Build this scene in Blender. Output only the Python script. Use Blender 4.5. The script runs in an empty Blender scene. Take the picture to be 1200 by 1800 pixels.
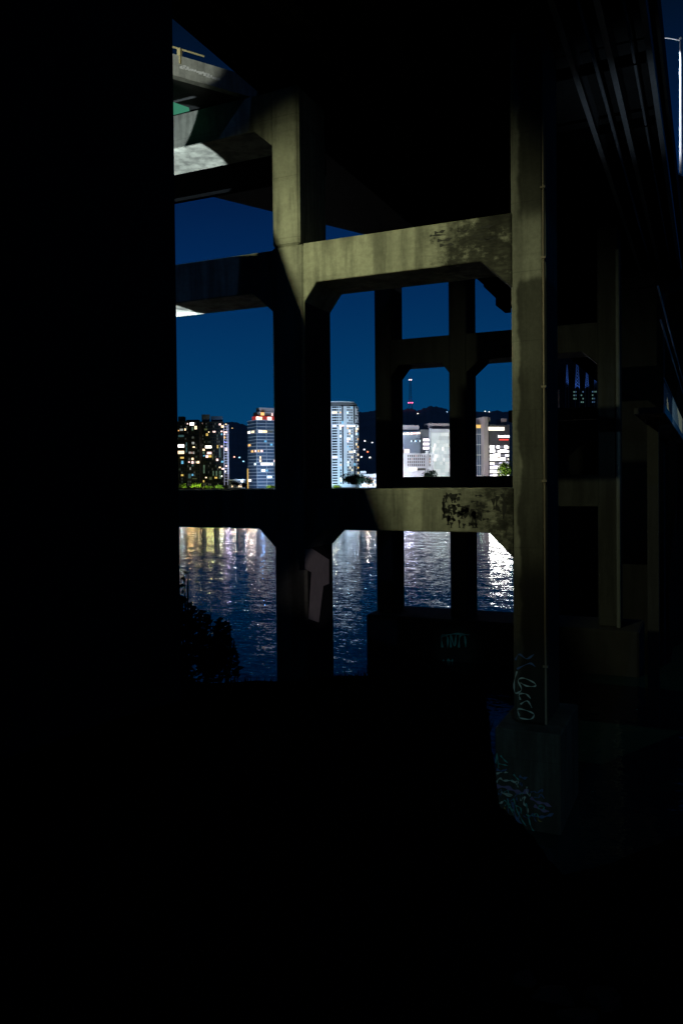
import bpy, bmesh, math, random
from mathutils import Vector, Matrix
random.seed(7)
R = math.radians
S = bpy.context.scene
COL = S.collection

# ------------------------------------------------------------------ camera
E = 11.5                       # eye height above the river
FPX = 1414.0                   # focal length in pixels of the 1200x1800 photograph
cam_d = bpy.data.cameras.new("camera")
cam = bpy.data.objects.new("camera", cam_d)
COL.objects.link(cam)
cam_d.sensor_fit = 'VERTICAL'
cam_d.sensor_height = 36.0
cam_d.lens = FPX / 1800 * 36
cam_d.shift_y = -30.3 / 1800
cam_d.clip_start = 0.1
cam_d.clip_end = 12000
YAW = R(24.5)
CAMROT = Matrix.Rotation(YAW, 3, 'Z') @ Matrix.Rotation(R(89.0), 3, 'X') @ Matrix.Rotation(-0.0098, 3, 'Z')
cam.matrix_world = Matrix.Translation((0, 0, E)) @ CAMROT.to_4x4()
S.camera = cam
FWD = Vector((-math.sin(YAW), math.cos(YAW), 0))
RGT = Vector((math.cos(YAW), math.sin(YAW), 0))
EYE = Vector((0, 0, E))


def at(px, py, X=None, Y=None, Z=None, D=None):
    """world point that lies on the sight line of a photograph pixel, on a plane or at a depth"""
    d = CAMROT @ Vector(((px - 600) / FPX, (900 - py - 30.3) / FPX, -1.0))
    if X is not None:
        t = X / d.x
    elif Y is not None:
        t = Y / d.y
    elif Z is not None:
        t = (Z - E) / d.z
    else:
        t = D / d.dot(FWD)
    return EYE + d * t


# ------------------------------------------------------------------ night sky
W = bpy.data.worlds.new("World")
S.world = W
W.use_nodes = True
wn, wl = W.node_tree.nodes, W.node_tree.links
bg = wn["Background"]
tc = wn.new("ShaderNodeTexCoord")
sep = wn.new("ShaderNodeSeparateXYZ")
wl.new(tc.outputs["Generated"], sep.inputs[0])
ramp = wn.new("ShaderNodeValToRGB")
wl.new(sep.outputs["Z"], ramp.inputs[0])
er = ramp.color_ramp
er.elements[0].position = 0.0
er.elements[0].color = (.0016, .052, .138, 1)
er.elements[1].position = 1.0
er.elements[1].color = (.0004, .002, .006, 1)
for p_, c_ in ((.06, (.0010, .049, .142, 1)), (.13, (.0006, .038, .126, 1)), (.25, (.0006, .020, .088, 1)),
               (.33, (.0006, .012, .058, 1)), (.41, (.0006, .0080, .034, 1)), (.50, (.0006, .0045, .014, 1))):
    e_ = er.elements.new(p_)
    e_.color = c_
# the afterglow lies over the far bank; the sky behind the viewer is darker
dt = wn.new("ShaderNodeVectorMath")
dt.operation = 'DOT_PRODUCT'
wl.new(tc.outputs["Generated"], dt.inputs[0])
dt.inputs[1].default_value = FWD
mr = wn.new("ShaderNodeMapRange")
mr.inputs["From Min"].default_value = 0.0
mr.inputs["From Max"].default_value = .75
mr.inputs["To Min"].default_value = .12
mr.inputs["To Max"].default_value = 1.0
wl.new(dt.outputs["Value"], mr.inputs["Value"])
wl.new(ramp.outputs["Color"], bg.inputs["Color"])
wl.new(mr.outputs["Result"], bg.inputs["Strength"])

S.view_settings.view_transform = 'Standard'
S.view_settings.look = 'None'
S.view_settings.exposure = 0.0
S.view_settings.gamma = 1.0
S.view_settings.use_curve_mapping = False
S.cycles.use_denoising = True
S.cycles.max_bounces = 5
S.cycles.diffuse_bounces = 2
S.cycles.glossy_bounces = 3
S.cycles.sample_clamp_indirect = 40.0
S.cycles.caustics_reflective = False
S.cycles.caustics_refractive = False


def lamp(name, kind, loc, energy, color, target=None, size=60, blend=.3, radius=.15):
    d = bpy.data.lights.new(name, kind)
    d.energy = energy
    d.color = color
    d.shadow_soft_size = radius
    if kind == 'SPOT':
        d.spot_size = R(size)
        d.spot_blend = blend
    o = bpy.data.objects.new(name, d)
    COL.objects.link(o)
    o.location = loc
    if target is not None:
        o.rotation_euler = (Vector(target) - Vector(loc)).to_track_quat('-Z', 'Y').to_euler()
    return o


def spot_to(name, loc, target, edge, energy, color, blend=.05, radius=.05):
    """a hooded spot whose cone just reaches the point edge"""
    a, c = Vector(target) - Vector(loc), Vector(edge) - Vector(loc)
    return lamp(name, 'SPOT', loc, energy, color, target, math.degrees(a.angle(c)) * 2, blend, radius)


# added blue fill from behind that lifts the hills where no deck blocks it
hill_fill = bpy.data.lights.new("hill_fill", 'SUN')
hill_fill.energy = .07
hill_fill.color = (.16, .38, 1.0)
hill_fill.angle = R(.5)
hill_fill_o = bpy.data.objects.new("hill_fill", hill_fill)
COL.objects.link(hill_fill_o)
hill_fill_o.rotation_euler = (Vector((-.06, .80, -.60))).to_track_quat('-Z', 'Y').to_euler()

# greenish sodium lamp beside the deck that lights the bent from the upper left
L1 = (-17.0, 7.0, E + 14.0)
lamp("bracket_light", 'SPOT', L1, 11800, (.98, 1.0, .56), (-12.5, 27, E + 5.2), 51, 1.0, .16)
# white floods behind and beside the left end of the bent
FA = (-22.0, 36.0, E - 4.0)
spot_to("flood_light", FA, (-23.5, 28.2, E + 13.2), at(382, 278, Y=28.2), 26000, (.80, .92, 1.0))
spot_to("flood_light", FA, (-22.5, 28.2, E + 7.4), at(331, 545, Y=28.2), 16000, (.80, .90, 1.0))
spot_to("flood_light", (-25.5, 20.0, E + 3.0), at(300, 228, Y=27), at(336, 228, Y=27), 9500, (.80, .92, 1.0))
# lamp that washes the curved ramp's edge
lamp("ramp_light", 'SPOT', (-16.4, 17.0, E + 12.6), 1700, (.95, 1.0, .85), at(336, 112, Z=E + 15.65), 13, .5, .1)
# added unseen spots on the pedestal, pile cap, column side and girders
lamp("pedestal_fill", 'SPOT', (.6, 8.5, E + .6), 900, (.50, .92, 1.0), at(922, 1330, Y=26), 24, .9, .5)
lamp("cap_fill", 'SPOT', (-2.0, 10.0, E - 1.0), 1500, (.45, .95, 1.0), at(800, 1142, Y=49), 4.6, .8, .3)
lamp("column_side_fill", 'SPOT', (4.0, 20.0, E + 1.0), 620, (1.0, .86, .90), at(559, 1030, X=-13.9), 9.0, .35, .2)
lamp("girder_fill", 'SPOT', (-2.6, 31.5, E + 3.0), 560, (.62, .80, 1.0), (-1.9, 35, E + 15), 48, .9, .3)


# ------------------------------------------------------------------ materials
def nodes_of(name):
    m = bpy.data.materials.new(name)
    m.use_nodes = True
    n, l = m.node_tree.nodes, m.node_tree.links
    return m, n, l, n["Principled BSDF"]


def plain(name, col, rough=.7, metal=0.0, var=.25, scale=3.0, spec=.5):
    m, n, l, b = nodes_of(name)
    g = n.new("ShaderNodeTexCoord")
    t = n.new("ShaderNodeTexNoise")
    t.inputs["Scale"].default_value = scale
    t.inputs["Detail"].default_value = 5
    l.new(g.outputs["Object"], t.inputs["Vector"])
    mx = n.new("ShaderNodeMix")
    mx.data_type = 'RGBA'
    mx.inputs[6].default_value = tuple(c * (1 - var) for c in col) + (1,)
    mx.inputs[7].default_value = tuple(min(1, c * (1 + var)) for c in col) + (1,)
    l.new(t.outputs["Fac"], mx.inputs[0])
    l.new(mx.outputs[2], b.inputs["Base Color"])
    b.inputs["Roughness"].default_value = rough
    b.inputs["Specular IOR Level"].default_value = spec
    b.inputs["Metallic"].default_value = metal
    return m


def emit(name, col, s, body=(.05, .05, .05)):
    m, n, l, b = nodes_of(name)
    b.inputs["Base Color"].default_value = body + (1,)
    b.inputs["Emission Color"].default_value = col + (1,)
    b.inputs["Emission Strength"].default_value = s
    return m


def concrete(name, base=(.36, .37, .30), stain=.55, dark_from=None, algae=None):
    """board formed concrete: mottling, vertical runs, faint lift lines, black mildew where dark_from says (world x)"""
    m, n, l, b = nodes_of(name)
    g = n.new("ShaderNodeNewGeometry")

    def noise(scale, vec_scale, detail=6, rough=.6):
        mp = n.new("ShaderNodeMapping")
        mp.inputs["Scale"].default_value = vec_scale
        l.new(g.outputs["Position"], mp.inputs["Vector"])
        t = n.new("ShaderNodeTexNoise")
        t.inputs["Scale"].default_value = scale
        t.inputs["Detail"].default_value = detail
        t.inputs["Roughness"].default_value = rough
        l.new(mp.outputs[0], t.inputs["Vector"])
        return t.outputs["Fac"]

    def ramp2(src, a, c, lo, hi):
        r = n.new("ShaderNodeMapRange")
        r.interpolation_type = 'SMOOTHSTEP'
        r.inputs["From Min"].default_value = a
        r.inputs["From Max"].default_value = c
        r.inputs["To Min"].default_value = lo
        r.inputs["To Max"].default_value = hi
        l.new(src, r.inputs["Value"])
        return r.outputs[0]

    def mul(a, c):
        x = n.new("ShaderNodeMath")
        x.operation = 'MULTIPLY'
        l.new(a, x.inputs[0])
        l.new(c, x.inputs[1])
        return x.outputs[0]

    mott = ramp2(noise(.55, (1, 1, 1)), .3, .7, .72, 1.12)
    fine = ramp2(noise(7, (1, 1, 1), 8, .7), .3, .7, .86, 1.10)
    runs = ramp2(noise(1.1, (1.6, 1.6, .16)), .36, .62, 1 - stain, 1.06)
    lift = ramp2(noise(1.0, (.04, .04, 2.4), 2), .30, .38, .88, 1.0)
    f = mul(mul(mott, fine), mul(runs, lift))
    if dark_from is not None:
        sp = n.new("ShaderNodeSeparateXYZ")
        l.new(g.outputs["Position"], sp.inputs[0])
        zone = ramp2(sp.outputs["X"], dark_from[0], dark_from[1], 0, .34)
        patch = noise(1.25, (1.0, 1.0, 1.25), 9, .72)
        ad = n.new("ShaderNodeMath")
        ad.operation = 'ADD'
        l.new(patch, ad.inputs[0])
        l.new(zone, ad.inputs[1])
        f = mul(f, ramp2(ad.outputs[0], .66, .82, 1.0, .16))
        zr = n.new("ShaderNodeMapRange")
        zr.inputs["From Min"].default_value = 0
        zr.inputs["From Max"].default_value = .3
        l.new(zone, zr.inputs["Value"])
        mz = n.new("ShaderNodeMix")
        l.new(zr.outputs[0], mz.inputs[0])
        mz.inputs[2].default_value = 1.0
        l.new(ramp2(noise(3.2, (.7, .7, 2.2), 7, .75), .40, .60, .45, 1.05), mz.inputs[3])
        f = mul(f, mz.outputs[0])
    sz = n.new("ShaderNodeSeparateXYZ")
    l.new(g.outputs["Position"], sz.inputs[0])
    fr_ = n.new("ShaderNodeMath")
    fr_.operation = 'PINGPONG'
    fr_.inputs[1].default_value = 1.15
    l.new(sz.outputs["Z"], fr_.inputs[0])
    f = mul(f, ramp2(fr_.outputs[0], .008, .022, .80, 1.0))
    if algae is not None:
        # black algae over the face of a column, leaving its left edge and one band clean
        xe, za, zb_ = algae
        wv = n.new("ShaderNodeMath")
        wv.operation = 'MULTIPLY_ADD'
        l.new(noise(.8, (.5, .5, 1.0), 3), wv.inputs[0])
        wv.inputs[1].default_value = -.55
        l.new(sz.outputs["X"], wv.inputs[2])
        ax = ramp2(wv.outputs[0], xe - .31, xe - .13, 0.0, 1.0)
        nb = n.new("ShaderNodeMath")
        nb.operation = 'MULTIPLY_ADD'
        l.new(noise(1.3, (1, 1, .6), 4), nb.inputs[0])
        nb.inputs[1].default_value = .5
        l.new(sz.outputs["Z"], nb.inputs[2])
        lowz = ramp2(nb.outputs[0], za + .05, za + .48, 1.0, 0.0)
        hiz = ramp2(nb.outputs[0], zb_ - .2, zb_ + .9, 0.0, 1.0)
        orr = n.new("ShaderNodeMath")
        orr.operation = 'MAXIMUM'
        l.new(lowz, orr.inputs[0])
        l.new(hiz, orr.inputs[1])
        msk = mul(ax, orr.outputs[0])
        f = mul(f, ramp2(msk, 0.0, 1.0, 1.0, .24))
        f = mul(f, ramp2(nb.outputs[0], za - 9.9, za - 8.6, .22, 1.0))  # darkens further towards the foot of the column
    cm = n.new("ShaderNodeMix")
    cm.data_type = 'RGBA'
    cm.blend_type = 'MULTIPLY'
    cm.inputs[0].default_value = 1
    cm.inputs[6].default_value = base + (1,)
    l.new(f, cm.inputs[7])
    l.new(cm.outputs[2], b.inputs["Base Color"])
    b.inputs["Roughness"].default_value = .88
    bp = n.new("ShaderNodeBump")
    bp.inputs["Strength"].default_value = .35
    bp.inputs["Distance"].default_value = .03
    l.new(fine, bp.inputs["Height"])
    l.new(bp.outputs[0], b.inputs["Normal"])
    return m


M = {}
M['conc'] = concrete("concrete")
M['conc_ped'] = concrete("grimy_concrete", (.075, .085, .08), .5)
M['conc_far'] = concrete("shade_dimmed_concrete", (.018, .021, .020), .6)  # same concrete with shade put into its colour, for the second bent
M['conc_beam'] = concrete("mildewed_concrete", (.37, .38, .30), .5, (-10.5, -6.5))
M['conc_low'] = concrete("blackened_concrete", (.34, .35, .28), .55, (-9.4, -5.2))
M['conc_dark'] = concrete("shade_black_concrete", (.010, .0115, .0115), .5)  # concrete coloured nearly black to stand for shade
M['conc_pale'] = concrete("pale_concrete", (.42, .43, .40), .4)
M['steel_dark'] = plain("dark_painted_steel", (.004, .0045, .005), .9, 0, .25, 3, 0)
M['steel_grey'] = plain("galvanised_steel", (.38, .40, .42), .45, .5)
M['pipe'] = plain("rusty_pipe", (.26, .22, .17), .55, .2, .4, 1.5)
M['yellow'] = plain("yellow_painted_steel", (.60, .52, .28), .5)
M['white_paint'] = plain("white_paint", (.78, .79, .80), .4)
M['soil'] = plain("dark_soil", (.006, .006, .0055), 1, 0, .5, 2, 0)
M['rock'] = plain("basalt_rock", (.050, .036, .024), 1, 0, .5, 5, 0)
M['leaf_near'] = plain("bramble_leaf", (.020, .030, .018), .7, 0, .5, 9)
M['grass'] = plain("dry_grass", (.009, .011, .007), 1, 0, .5, 9, 0)
M['leaf_far'] = plain("dark_foliage", (.004, .007, .0045), 1, 0, .5, .7, 0)
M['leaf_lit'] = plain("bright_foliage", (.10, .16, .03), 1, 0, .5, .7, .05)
M['bark'] = plain("bark", (.05, .04, .03), .9)
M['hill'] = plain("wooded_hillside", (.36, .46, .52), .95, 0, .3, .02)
M['farground'] = plain("far_bank_ground", (.05, .055, .045), .95, 0, .3, .05)
M['graf_pale'] = plain("pale_spray_paint", (.50, .62, .62), .6)
M['graf_teal'] = plain("teal_spray_paint", (.10, .40, .42), .6)
M['graf_blue'] = plain("blue_spray_paint", (.08, .16, .38), .6)
M['graf_violet'] = plain("violet_spray_paint", (.22, .18, .40), .6)
M['graf_ochre'] = plain("ochre_spray_paint", (.50, .36, .12), .6)
M['light_buff'] = plain("painted_light_tone", (.52, .47, .46), .8)  # tone of a painted pool of light
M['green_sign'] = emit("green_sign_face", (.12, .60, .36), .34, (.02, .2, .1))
M['glass_dark'] = plain("dark_window_glass", (.012, .017, .026), .12)
M['brown_wall'] = plain("brown_brick_wall", (.030, .023, .019), .9, 0, .3, .2)
M['dark_wall'] = plain("charcoal_clad_wall", (.022, .022, .021), .9, 0, .3, .2)
M['grey_wall'] = plain("grey_wall", (.13, .135, .14), .8, 0, .25, .2)
M['slab'] = plain("pale_slab_edge", (.55, .58, .62), .7)
M['blue_glass'] = plain("blue_curtain_wall", (.07, .11, .17), .2, 0, .3, .15)
M['white_wall'] = plain("white_rendered_wall", (.70, .73, .76), .75, 0, .10, .2)
M['pink_wall'] = plain("pale_stone_wall", (.46, .41, .42), .8, 0, .12, .2)
M['black_wall'] = plain("unlit_black_wall", (.012, .012, .014), .9)  # near black so the mast light leaves it looking unlit
LIT = {
    'warm': emit("warm_lit_window", (1.0, .72, .42), 2.2),
    'white': emit("white_lit_window", (1.0, .93, .86), 3.0),
    'cool': emit("cool_lit_window", (.72, .88, 1.0), 2.4),
    'amber': emit("amber_lit_window", (1.0, .52, .16), 1.5),
    'teal': emit("teal_lit_window", (.16, .55, .85), 1.0),
    'rose': emit("rose_lit_window", (1.0, .66, .62), 1.9),
    'dim': emit("dim_lit_window", (.55, .62, .52), .10),
    'olive': emit("olive_lit_window", (.50, .60, .24), .11),
}


# ------------------------------------------------------------------ mesh helpers
class MB:
    def __init__(self):
        self.v, self.f = [], []

    def poly(self, pts, faces):
        o = len(self.v)
        self.v += [Vector(p) for p in pts]
        self.f += [tuple(i + o for i in q) for q in faces]

    def box(self, a, b):
        (x0, y0, z0), (x1, y1, z1) = a, b
        self.poly([(x0, y0, z0), (x1, y0, z0), (x1, y1, z0), (x0, y1, z0), (x0, y0, z1), (x1, y0, z1), (x1, y1, z1), (x0, y1, z1)],
                  [(0, 3, 2, 1), (4, 5, 6, 7), (0, 1, 5, 4), (1, 2, 6, 5), (2, 3, 7, 6), (3, 0, 4, 7)])
        return self

    def prism_xz(self, prof, y0, y1):
        k = len(prof)
        pts = [(x, y0, z) for x, z in prof] + [(x, y1, z) for x, z in prof]
        fs = [tuple(range(k)), tuple(range(2 * k - 1, k - 1, -1))]
        fs += [(i, i + k, (i + 1) % k + k, (i + 1) % k) for i in range(k)]
        self.poly(pts, fs)
        return self

    def prism_xy(self, prof, z0, z1):
        k = len(prof)
        pts = [(x, y, z0) for x, y in prof] + [(x, y, z1) for x, y in prof]
        fs = [tuple(range(k))[::-1], tuple(range(k, 2 * k))]
        fs += [(i, (i + 1) % k, (i + 1) % k + k, i + k) for i in range(k)]
        self.poly(pts, fs)
        return self

    def tube(self, pts, r, k=8, r1=None):
        pts = [Vector(p) for p in pts]
        n = len(pts)
        o = len(self.v)
        for i, p in enumerate(pts):
            d = (pts[min(i + 1, n - 1)] - pts[max(i - 1, 0)]).normalized()
            u = d.orthogonal().normalized() if abs(d.z) < .9 else Vector((1, 0, 0)).cross(d).normalized()
            w = d.cross(u)
            rr = r if r1 is None else r + (r1 - r) * i / max(1, n - 1)
            for j in range(k):
                a = 2 * math.pi * j / k
                self.v.append(p + (u * math.cos(a) + w * math.sin(a)) * rr)
        for i in range(n - 1):
            for j in range(k):
                self.f.append((o + i * k + j, o + i * k + (j + 1) % k, o + (i + 1) * k + (j + 1) % k, o + (i + 1) * k + j))
        self.f.append(tuple(o + j for j in range(k))[::-1])
        self.f.append(tuple(o + (n - 1) * k + j for j in range(k)))
        return self

    def ball(self, c, r, seg=10, rings=6):
        c = Vector(c)
        o = len(self.v)
        for i in range(rings + 1):
            th = math.pi * i / rings
            for j in range(seg):
                a = 2 * math.pi * j / seg
                self.v.append(c + Vector((math.sin(th) * math.cos(a), math.sin(th) * math.sin(a), math.cos(th))) * r)
        for i in range(rings):
            for j in range(seg):
                self.f.append((o + i * seg + j, o + (i + 1) * seg + j, o + (i + 1) * seg + (j + 1) % seg, o + i * seg + (j + 1) % seg))
        return self

    def build(self, name, mat, parent=None, world=True, bevel=0, smooth=False):
        me = bpy.data.meshes.new(name)
        off = Vector((0, 0, 0))
        if parent is not None and world:
            p = parent
            while p is not None:
                off = off + p.location
                p = p.parent
        me.from_pydata([v - off for v in self.v], [], self.f)
        me.validate()
        if bevel:
            bm = bmesh.new()
            bm.from_mesh(me)
            bmesh.ops.remove_doubles(bm, verts=bm.verts, dist=1e-4)
            bmesh.ops.bevel(bm, geom=[e for e in bm.edges if e.calc_face_angle(0) > .5], offset=bevel, segments=1, affect='EDGES')
            bm.to_mesh(me)
            bm.free()
        if smooth:
            for p in me.polygons:
                p.use_smooth = True
        me.update()
        o = bpy.data.objects.new(name, me)
        COL.objects.link(o)
        if mat is not None:
            me.materials.append(mat)
        if parent is not None:
            o.parent = parent
        return o


def tag(o, label=None, cat=None, group=None, kind=None):
    for k, v in (("label", label), ("category", cat), ("group", group), ("kind", kind)):
        if v:
            o[k] = v
    return o


def empty(name, loc, rz=0, label=None, cat=None, group=None):
    o = bpy.data.objects.new(name, None)
    COL.objects.link(o)
    o.location = loc
    o.rotation_euler = (0, 0, rz)
    return tag(o, label, cat, group)


def smoothed(pts, n=5):
    """Catmull-Rom through 2-D points"""
    out = []
    P = [pts[0]] + list(pts) + [pts[-1]]
    for i in range(1, len(P) - 2):
        for k in range(n):
            t = k / n
            out.append(tuple(.5 * (2 * P[i][c] + (P[i + 1][c] - P[i - 1][c]) * t + (2 * P[i - 1][c] - 5 * P[i][c] + 4 * P[i + 1][c] - P[i + 2][c]) * t * t
                                   + (3 * P[i][c] - P[i - 1][c] - 3 * P[i + 1][c] + P[i + 2][c]) * t ** 3) for c in (0, 1)))
    out.append(tuple(pts[-1]))
    return out


def strokes(lines, w, yf, mat, parent, th=.006):
    """sprayed lines (photograph pixels) on a wall that faces the viewer at y = yf, each one a part"""
    for ln in lines:
        mb = MB()
        q = [at(x, y, Y=yf) for x, y in smoothed(ln)]
        q = [q[0]] + [b for a, b in zip(q, q[1:]) if (b - a).length > 1e-4]
        off = []
        for i, p in enumerate(q):
            d = q[min(i + 1, len(q) - 1)] - q[max(i - 1, 0)]
            nn = Vector((-d.z, 0, d.x))
            nn = nn.normalized() * w / 2 if nn.length > 1e-6 else Vector((0, 0, w / 2))
            off.append(nn * (.6 + .4 * math.sin(i * 1.1 + 1)))
        pts = []
        for p, nn in zip(q, off):
            for y_ in (yf, yf - th):
                pts.append((p.x + nn.x, y_, p.z + nn.z))
                pts.append((p.x - nn.x, y_, p.z - nn.z))
        fs = []
        for i in range(len(q) - 1):
            a, b = i * 4, i * 4 + 4
            fs += [(a + 2, a + 3, b + 3, b + 2), (a, b, b + 1, a + 1), (a, a + 2, b + 2, b), (a + 1, b + 1, b + 3, a + 3)]
        mb.poly(pts, fs)
        mb.build("graffiti", mat, parent)


# ------------------------------------------------------------------ ground, river, far bank, hills
def lip_depth(px):
    for (a, da), (b, db) in zip(LIP, LIP[1:]):
        if px <= b:
            return da + (db - da) * (px - a) / (b - a)
    return LIP[-1][1]


LIP = [(-900, 11.0), (0, 9.5), (330, 8.6), (610, 8.6), (760, 8.7), (846, 8.4), (871, 4.6), (985, 3.7), (1300, 4.4), (2600, 5.0)]


def ground_z(x, y):
    d = x * FWD.x + y * FWD.y
    lat = x * RGT.x + y * RGT.y
    n1 = .10 * math.sin(x * 1.3 + y * .7) + .07 * math.sin(x * 2.9 - y * 2.1 + 1) + .05 * math.sin(5.1 * x + 3.3 * y)
    n2 = .35 * math.sin(x * .33 + 1.2) * math.sin(y * .41) + .2 * math.sin(x * .9 + y * .8)
    if d < .5:
        return E - 1.75 + n1 * .25
    px = 600 + FPX * lat / d
    ld = lip_depth(px)
    drop = 1.66 + .052 * min(d, ld)
    if d > ld:
        s = d - ld
        drop += s * .78 if s < 13.5 else 10.5 + (s - 13.5) * .10
    return max(-2.5, E - drop + n1 * .3 + (n2 * .5 if d > ld + 1 else 0))


g = MB()
xs = sorted(set([round(-70 + i * 4.0, 3) for i in range(36)] + [round(-16 + i * .4, 3) for i in range(60)] + [round(-3 + i * .07, 3) for i in range(72)]))
ys = sorted(set([round(-40 + i * 4.0, 3) for i in range(30)] + [round(-2 + i * .4, 3) for i in range(70)] + [round(2 + i * .09, 3) for i in range(80)]))
g.v = [Vector((x, y, ground_z(x, y))) for y in ys for x in xs]
nx = len(xs)
g.f = [(j * nx + i, j * nx + i + 1, (j + 1) * nx + i + 1, (j + 1) * nx + i) for j in range(len(ys) - 1) for i in range(nx - 1)]
tag(g.build("river_bank", M['soil'], smooth=True), kind='structure', label="black earth bank sloping down to the river under the bridge")

# river water
mw_, n, l, b = nodes_of("river_water")
b.inputs["Base Color"].default_value = (.004, .020, .024, 1)
b.inputs["Roughness"].default_value = .035
b.inputs["IOR"].default_value = 1.24
geo = n.new("ShaderNodeNewGeometry")


def wave(scale, stretch, amp, detail=3):
    mp = n.new("ShaderNodeMapping")
    mp.inputs["Rotation"].default_value = (0, 0, -YAW)
    mp.inputs["Scale"].default_value = (scale / stretch, scale, scale)
    l.new(geo.outputs["Position"], mp.inputs["Vector"])
    t = n.new("ShaderNodeTexNoise")
    t.inputs["Scale"].default_value = 1.0
    t.inputs["Detail"].default_value = detail
    t.inputs["Roughness"].default_value = .55
    l.new(mp.outputs[0], t.inputs["Vector"])
    sub = n.new("ShaderNodeVectorMath")
    sub.operation = 'SUBTRACT'
    l.new(t.outputs["Color"], sub.inputs[0])
    sub.inputs[1].default_value = (.5, .5, .5)
    mu = n.new("ShaderNodeVectorMath")
    mu.operation = 'MULTIPLY'
    l.new(sub.outputs[0], mu.inputs[0])
    mu.inputs[1].default_value = (amp * .6, amp, 0)
    return mu.outputs[0]


def vadd(a, c):
    x = n.new("ShaderNodeVectorMath")
    x.operation = 'ADD'
    l.new(a, x.inputs[0])
    l.new(c, x.inputs[1])
    return x.outputs[0]


sl = vadd(vadd(wave(.75, 2.2, .11), wave(2.6, 1.9, .18, 2)), vadd(wave(7.0, 1.5, .18, 2), wave(17.0, 1.4, .10, 1)))
vr = n.new("ShaderNodeVectorRotate")
vr.rotation_type = 'Z_AXIS'
vr.inputs["Angle"].default_value = YAW
l.new(sl, vr.inputs["Vector"])
nm = vadd(vr.outputs[0], geo.outputs["Normal"])
nz = n.new("ShaderNodeVectorMath")
nz.operation = 'NORMALIZE'
l.new(nm, nz.inputs[0])
l.new(nz.outputs[0], b.inputs["Normal"])
M['water'] = mw_


def plan(lat, d, z=0.0):
    p = RGT * lat + FWD * d
    return Vector((p.x, p.y, z))


SHORE = 790.0
wq = MB()
wq.poly([plan(-2200, -40), plan(2200, -40), plan(2200, SHORE + 3), plan(-2200, SHORE + 3)], [(0, 1, 2, 3)])
tag(wq.build("river_water", M['water']), kind='structure', label="dark river rippled with streaks of city light")

fb = MB()
fb.poly([plan(-6000, SHORE, -2), plan(6000, SHORE, -2), plan(-6000, SHORE, 3.2), plan(6000, SHORE, 3.2),
         plan(-6000, SHORE + 30, 4.0), plan(6000, SHORE + 30, 4.0), plan(-6000, 8000, 6.0), plan(6000, 8000, 6.0)],
        [(0, 1, 3, 2), (2, 3, 5, 4), (4, 5, 7, 6)])
tag(fb.build("far_bank_ground", M['farground']), kind='structure', label="far river bank under the city towers")

tag(MB().prism_xy([plan(-900, SHORE - 10)[:2], plan(900, SHORE - 10)[:2], plan(900, SHORE - .02)[:2], plan(-900, SHORE - .02)[:2]], -2, .7).build('river_quay', M['farground']), kind='structure', label='low quay along the far river bank')
hb = MB()
HD = 2300.0
prof = [(-900, 770), (200, 745), (313, 742), (380, 744), (412, 742), (436, 748), (500, 738), (590, 730), (632, 724), (664, 722), (700, 723), (712, 719), (722, 717), (732, 722),
        (745, 717), (758, 714), (772, 715), (790, 722), (838, 723), (858, 725), (872, 721), (884, 724), (897, 724), (985, 728), (1100, 735), (1500, 750), (2600, 780)]
pts = []
cols = []
for (x0, y0), (x1, y1) in zip(prof, prof[1:]):
    nseg = max(1, int((x1 - x0) / 2.5)) if 200 <= x0 <= 1100 else 6
    for i in range(nseg):
        t = i / nseg
        jit = random.uniform(-1.2, 1.2) if 200 <= x0 <= 1000 else 0
        cols.append((x0 + (x1 - x0) * t, y0 + (y1 - y0) * t + jit))
rows = []
for px, py in cols:
    top = at(px, py, D=HD)
    hgt = top.z
    rows.append([at(px, 845, D=HD - 900), at(px, 845, D=HD - 500), at(px, 845, D=HD - 200), top, at(px, 845, D=HD + 1500)])
    base = [4.0, .45 * hgt, .85 * hgt, hgt, 5.0]
    for q, zz in zip(rows[-1], base):
        q.z = zz
for r_ in rows:
    hb.v += r_
for i in range(len(rows) - 1):
    for k in range(4):
        hb.f.append((i * 5 + k, (i + 1) * 5 + k, (i + 1) * 5 + k + 1, i * 5 + k + 1))
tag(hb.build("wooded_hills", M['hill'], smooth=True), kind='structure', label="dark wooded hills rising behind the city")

# ------------------------------------------------------------------ bridge bents
Y1, Y2, DEP = 27.0, 50.0, 2.4
ZD = E + 14.9                       # underside of the decks
INS = .05


def bx(px, py, yy):
    return at(px, py, Y=yy).x


def bz(px, py, yy):
    return at(px, py, Y=yy).z


def beam(root, name, mat, x0, x1, z0, z1, yy, h0=None, h1=None):
    """cross beam with 45 degree haunches under its ends: h = (length, drop)"""
    pr = [(x0, z1), (x0, z0 - (h0[1] if h0 else 0))]
    if h0:
        pr.append((x0 + h0[0], z0))
    if h1:
        pr.append((x1 - h1[0], z0))
    pr += [(x1, z0 - (h1[1] if h1 else 0)), (x1, z1)]
    mb = MB()
    mb.prism_xz(pr[::-1], yy + INS, yy + DEP - INS)
    return mb.build(name, mat, root, bevel=.03)


def column(root, x0, x1, z0, z1, yy, mat, name="column", dep=DEP, bev=.09):
    return MB().box((x0, yy, z0), (x1, yy + dep, z1)).build(name, mat, root, bevel=bev)


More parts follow.
